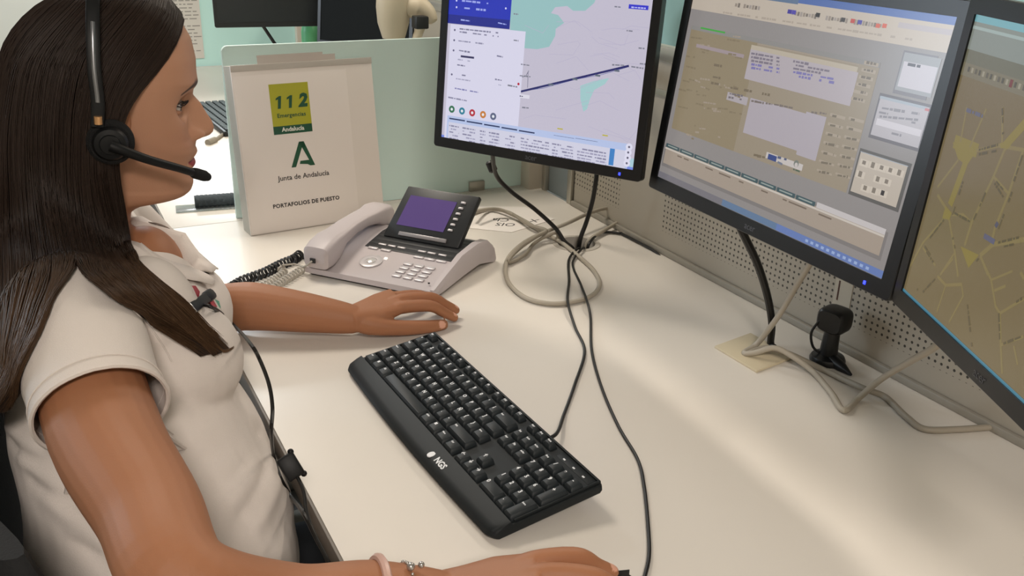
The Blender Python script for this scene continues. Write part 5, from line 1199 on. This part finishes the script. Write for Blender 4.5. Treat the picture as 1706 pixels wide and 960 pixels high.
def resample(P, n):
    P = spline(P, 8); A = np.array([tuple(p) for p in P]); L = np.r_[0, np.cumsum(np.linalg.norm(np.diff(A, axis=0), axis=1))]; t = np.linspace(0, L[-1], n); return np.stack([np.interp(t, L, A[:, k]) for k in range(3)], 1)
GA = np.stack([resample(g_, NL) for g_ in G]); ng = len(G)
def guide(u):
    i = min(int(u), ng-2); f = u-i
    if i == 2:
        k = np.clip((np.linspace(0, 1, NL)-.66)/.12, 0, 1); k = k*k*(3-2*k); f = (f*(1-k)+(.12*f if f < .5 else 1-.12*(1-f))*k)[:, None]
    p0, p1, p2, p3 = GA[max(i-1, 0)], GA[i], GA[i+1], GA[min(i+2, ng-1)]
    if i in (0, ng-2): return p1*(1-f)+p2*f
    return .5*((2*p1)+(p2-p0)*f+(2*p0-5*p1+4*p2-p3)*f*f+(3*p1-p0-3*p2+p3)*f**3)
hc = np.array(hw(-.02, 0, 0)); Un = np.array(HU)
def outward(P):
    v = P-hc; v = v-(v@Un)[:, None]*Un*np.where((v@Un) > 0, .3, 1)[:, None]; return v/(np.linalg.norm(v, axis=1)[:, None]+1e-9)
HVv, HFf, HCc = [], [], []
c_root, c_tip = np.array(lin('#2c211b')), np.array(lin('#57402c'))
# underlayer: a closed, slightly inset sheet
us = np.linspace(0, ng-1, 120); off = 0
for ins in (.004, .011):
    for u in us:
        P = guide(u); tp = np.linspace(0, 1, NL); P = P-outward(P)*(ins*np.clip(1.15-tp, .1, 1))[:, None]; HVv.append(P); HCc.append(np.tile(c_root*.8, (NL, 1)))
nu = len(us)
for lay in range(2):
    for i in range(nu-1):
        for k in range(NL-1):
            if k > NL*.63 and us[i] < 2.5 <= us[i+1]: continue
            a = lay*nu*NL+i*NL+k; q = (a, a+1, a+NL+1, a+NL); HFf.append(q if lay == 0 else q[::-1])
cnt = 2*nu*NL
NS = 4600
tp = np.linspace(0, 1, NL)
for sidx in range(NS):
    u = rng.uniform(0, 5.2) if sidx < NS*.74 else rng.uniform(5.2, ng-1)
    P = guide(u); o_ = outward(P); lift = rng.uniform(-.002, .0045); ph1, ph2 = rng.uniform(0, 6.28, 2); am = rng.uniform(.0004, .0024)
    side = np.cross(o_, np.gradient(P, axis=0)); side /= np.linalg.norm(side, axis=1)[:, None]+1e-9
    taper = .35+.65*tp
    P = P+o_*(lift*(.5+.5*np.sin(np.minimum(tp*4, 1)*PI/2)))[:, None]+side*(am*taper*np.sin(tp*5+ph1))[:, None]+o_*(am*.5*taper*np.sin(tp*7+ph2))[:, None]
    Le = rng.uniform(.88, 1.0); kk = np.linspace(0, Le, NL)*(NL-1); P = np.stack([np.interp(kk, np.arange(NL), P[:, q]) for q in range(3)], 1)
    if u < 5.5:
        for k in range(9, NL):
            h = SB.find_nearest(Vector(P[k]), .06)
            if h[0] is not None:
                dd = (Vector(P[k])-h[0]).dot(h[1]); need = .0035+.006*((sidx*7) % 11)/11
                if dd < need: P[k] = P[k]+np.array(h[1])*(need-dd)
    T = np.gradient(P, axis=0); T /= np.linalg.norm(T, axis=1)[:, None]+1e-9; X = np.cross(T, o_); X /= np.linalg.norm(X, axis=1)[:, None]+1e-9; Y = np.cross(T, X)
    r0 = rng.uniform(.0004, .00075); R = r0*np.clip((1.02-tp)*6, .15, 1)
    shade = rng.uniform(.75, 1.25); w = np.clip((tp-.60)/.40, 0, 1)[:, None]**1.4
    C = (c_root*(1-w)+c_tip*w)*shade
    ring = np.stack([P+(X*math.cos(q)+Y*math.sin(q))*R[:, None] for q in (0, 2.094, 4.189)], 1).reshape(-1, 3)
    HVv.append(ring); HCc.append(np.repeat(C, 3, axis=0))
    for k in range(NL-1):
        for q in range(3): j = (q+1) % 3; HFf.append((cnt+k*3+q, cnt+k*3+j, cnt+(k+1)*3+j, cnt+(k+1)*3+q))
    cnt += NL*3
# the stray wisp at the tip
HVv = np.concatenate(HVv); HCc = np.concatenate(HCc); HCc[:, 3] = 1
m_hair = attr_mat('hair', .5, spec=.22)
raw('hair', HVv, HFf, m_hair, person, HCc)
w = MB(); q = [on_shirt(358, 572, .006), on_shirt(372, 585, .006), on_shirt(384, 582, .005), on_shirt(390, 578, .005)]
for d in (-.001, 0, .001): w.tube([p+Vector((0, 0, d)) for p in q], [.0012, .001, .0006, .0002], 5, smooth=4)
w.build('hair_wisp', mat('hair_tip', '#5a4029', .5), person)

# ------------------------------------------------------------------ headset
m_hs = mat('headset_black', '#101112', .5, spec=.3); m_foam = mat('foam_black', '#0d0d0e', .9, bump=.5, bscale=900)
hs = thing('headset', 'black telephone headset with microphone boom worn over her dark hair', 'headset', Matrix.Translation(hw(0, 0, .15)))
ec = hp(184, 238, -.098)
Mc = axes(ec, HF, HU, HF.cross(HU))                          # third axis points away from the head (right side)
if Mc.to_3x3().col[2].dot(HL) > 0: Mc = axes(ec, HU, HF, HU.cross(HF))
b = MB(); b.M = Mc; b.lathe([(.014, -.014), (.021, -.014), (.0245, -.010), (.0245, -.002), (.021, .002), (.013, .002)], 36); b.build('ear_cushion', m_foam, hs)
b = MB(); b.M = Mc; b.lathe([(.018, .0), (.0185, .005), (.016, .009), (.011, .010), (.010, .012), (.005, .0125)], 36); b.build('ear_cup', m_hs, hs)
b = MB(); far = hw(-.0185, .098, -.02); Mf = axes(far, HF, HU, HF.cross(HU)); b.M = Mf; b.lathe([(.020, 0), (.031, 0), (.031, .008), (.022, .014), (.008, .016)], 30, Matrix.Rotation(PI, 4, 'X') if Mf.to_3x3().col[2].dot(HL) < 0 else None); b.build('ear_cup', m_hs, hs)
band = []
a0 = -.034
pth = [(-.0185+(-.012), -.1015, .004), (-.030, -.1005, .03), (-.034, -.098, .065), (-.036, -.086, .105), (-.037, -.058, .140), (-.037, 0, .160), (-.037, .058, .140), (-.036, .086, .105), (-.034, .097, .065), (-.03, .099, .03), (-.03, .1, .004)]
P = spline([hw(*q) for q in pth], 8); R = []
for i, p in enumerate(P):
    tg = (P[min(i+1, len(P)-1)]-P[max(i-1, 0)]).normalized(); x = HF; y = tg.cross(x).normalized(); wv = .0068; R.append([p+x*wv*math.copysign(abs(math.cos(q))**.5, math.cos(q))+y*.0022*math.copysign(abs(math.sin(q))**.5, math.sin(q)) for q in np.linspace(0, 2*PI, 14, endpoint=False)])
b = MB(); b.rings(R); b.build('headband', m_hs, hs)
b = MB(); P2 = P[8:26]; R = []
for i, p in enumerate(P2):
    tg = (P2[min(i+1, len(P2)-1)]-P2[max(i-1, 0)]).normalized(); x = HF; y = tg.cross(x).normalized(); 
    if y.dot(p-HO) < 0: y = -y
    R.append([p+y*.0024+x*.0022*math.cos(q)+y*.0008*math.sin(q) for q in np.linspace(0, 2*PI, 8, endpoint=False)])
b.rings(R); b.build('band_strip', mat('band_silver', '#85868a', .3, metal=.8), hs)
g0, g1 = hp(163, 194, -.105), hp(164, 207, -.105); b = MB(); b.tube([g0, g1], .0042, 12); b.build('brass_pin', mat('brass', '#d9a775', .3, metal=.7), hs)
bp = [hp(184, 243, -.112), hp(205, 251, -.112), hp(250, 267, -.104), hp(300, 281, -.086), hp(322, 288, -.074)]
b = MB(); b.tube(bp, [.0062, .0056, .0050, .0046, .0046], 12, smooth=5); b.build('microphone_boom', m_hs, hs)
b = MB(); b.tube([hp(320, 287, -.075), hp(326, 289, -.071), hp(340, 293, -.062), hp(346, 295, -.058)], [.0050, .0066, .0066, .0045], 14, smooth=3); b.ball(hp(345, 294.6, -.0585), .0052, 14); b.build('microphone', m_foam, hs)

# clip, cable and switch of the headset
hc_ = thing('headset_cable', 'thin black headset cable hanging from a clip on her shirt', 'cable', Matrix.Translation(on_shirt(335, 503, .004)))
A, B = on_shirt(317, 516, .012, 1.0), on_shirt(352, 490, .012, 1.0)
X = (B-A).normalized(); Z = (CAM-(A+B)/2).normalized(); Z = (Z-X*Z.dot(X)).normalized(); Y = Z.cross(X); Lc = (B-A).length
b = MB(); b.M = axes((A+B)/2, X, Y, Z); b.box((0, 0, 0), (Lc, .0125, .009), .0025); b.box((Lc*.34, 0, .001), (Lc*.30, .0145, .010), .0045); b.build('clip', m_hs, hc_)
b = MB(); b.M = axes((A+B)/2, X, Y, Z); b.box((-Lc*.49, 0, 0), (.0016, .0125, .009), .0006); b.build('clip_jaw', mat('clip_steel', '#8e8c88', .3, metal=.8), hc_)
cp = [on_shirt(340, 508, .006), on_shirt(362, 517, .005), on_shirt(388, 540, .005), on_shirt(415, 570, .006), on_shirt(432, 598, .012, .99), dep(448, 640, .985), dep(454, 680, .985), dep(452, 720, .975), on_shirt(456, 760, .008, .97), on_shirt(467, 795, .006, .97), on_shirt(484, 826, .006, .97), dep(505, 855, .955), dep(525, 895, .95), dep(548, 940, .945), dep(560, 985, .95)]
b = MB(); b.tube(cp, .0021, 8, smooth=6); b.build('cord', m_bc, hc_)
b = MB(); P = [dep(470, 748, .985), dep(481, 752, .985), dep(500, 783, .985), dep(497, 797, .98), dep(486, 797, .975), dep(470, 792, .975)]
c0 = sum(P, Vector())/6; X = (P[2]-P[1]).normalized(); Z = (CAM-c0).normalized(); Z = (Z-X*Z.dot(X)).normalized(); Y = Z.cross(X)
b.M = axes(c0, X, Y, Z); b.box((0, 0, 0), (.027, .020, .011), .003); b.ball((.0135, .008, 0), .0035, 10); b.ball((-.0135, .008, 0), .0035, 10); b.build('switch_box', m_hs, hc_)
b = MB(); b.tube([dep(496, 796, .982), dep(506, 820, .975), dep(511, 855, .965), dep(524, 890, .955), dep(543, 930, .95), dep(560, 985, .955)], .0020, 8, smooth=6); b.build('cord', m_bc, hc_)

# ------------------------------------------------------------------ mouse and bracelets
mc_ = onz(1030, 962, .755)-hdR*.046+latR*.012; Mm = axes((mc_.x, mc_.y, DZ), hdR, -latR, (0, 0, 1)); Mm = Mm @ Matrix()
mo = thing('computer_mouse', 'black computer mouse under her right hand near the keyboard corner', 'mouse', Mm)
b = MB(); b.M = Mm; R = []
for x, w, h in ((-.054, .012, .012), (-.050, .022, .022), (-.035, .030, .033), (-.01, .031, .036), (.02, .029, .031), (.042, .028, .022), (.052, .022, .015), (.055, .012, .009)):
    R.append([Vector((x, w*math.copysign(abs(math.cos(a))**.7, math.cos(a)), .001+(h*max(0, math.sin(a))**.75 if math.sin(a) > 0 else 0))) for a in np.linspace(0, 2*PI, 28, endpoint=False)])
b.rings(R); b.build('shell', mat('mouse_black', '#141516', .35), mo)
b = MB(); b.M = Mm; b.cyl((.034, 0, .0225), .009, .006, 20, 'Y'); b.build('scroll_wheel', mat('wheel_rubber', '#2c2e30', .6), mo)
b = MB(); b.M = Mm; b.box((.03, .0, .027), (.045, .0008, .012), 0); b.build('button_gap', m_bc, mo)
def bracelet(name, label, px, py, m, beads, r):
    c = F1.lerp(WR, np.interp(px, [480, 738], [0, 1])); d = (WR-F1).normalized(); x = d.orthogonal().normalized(); y = d.cross(x); mb = MB(); P = []
    for k in range(37):
        a = 2*PI*k/36; dv = x*math.cos(a)+y*math.sin(a); h = BB.ray_cast(c+dv*.09, -dv); P.append((h[0] if h[0] is not None else c+dv*.03)+dv*(r*.6))
    if beads:
        for k in range(0, 36): mb.ball(P[k], r*(1 if k % 2 else .8), 8)
        top_ = max(P, key=lambda p: p.z); mb.ball(top_+Vector((0, 0, .003)), r*2.0, 12); mb.ball(top_+Vector((.010, 0, .0015)), r*1.6, 10)
    else: mb.tube(P, r, 8)
    o = mb.build(name, m); tag(o, label, 'bracelet'); return o
bracelet('bracelet', 'pale pink band bracelet on her right forearm', 622, 952, mat('bracelet_pink', '#c9a69a', .35), False, .0042)
bracelet('bracelet', 'silver charm bracelet on her right wrist, nearer her hand', 668, 955, mat('bracelet_silver', '#bcb8b4', .25, metal=.8), True, .0020)

# her chair
back_chair(Matrix.Translation((-.140, .93, 0)) @ Matrix.Rotation(R_(97), 4, 'Z'), 'black office chair the woman in the white polo sits on', -.045)
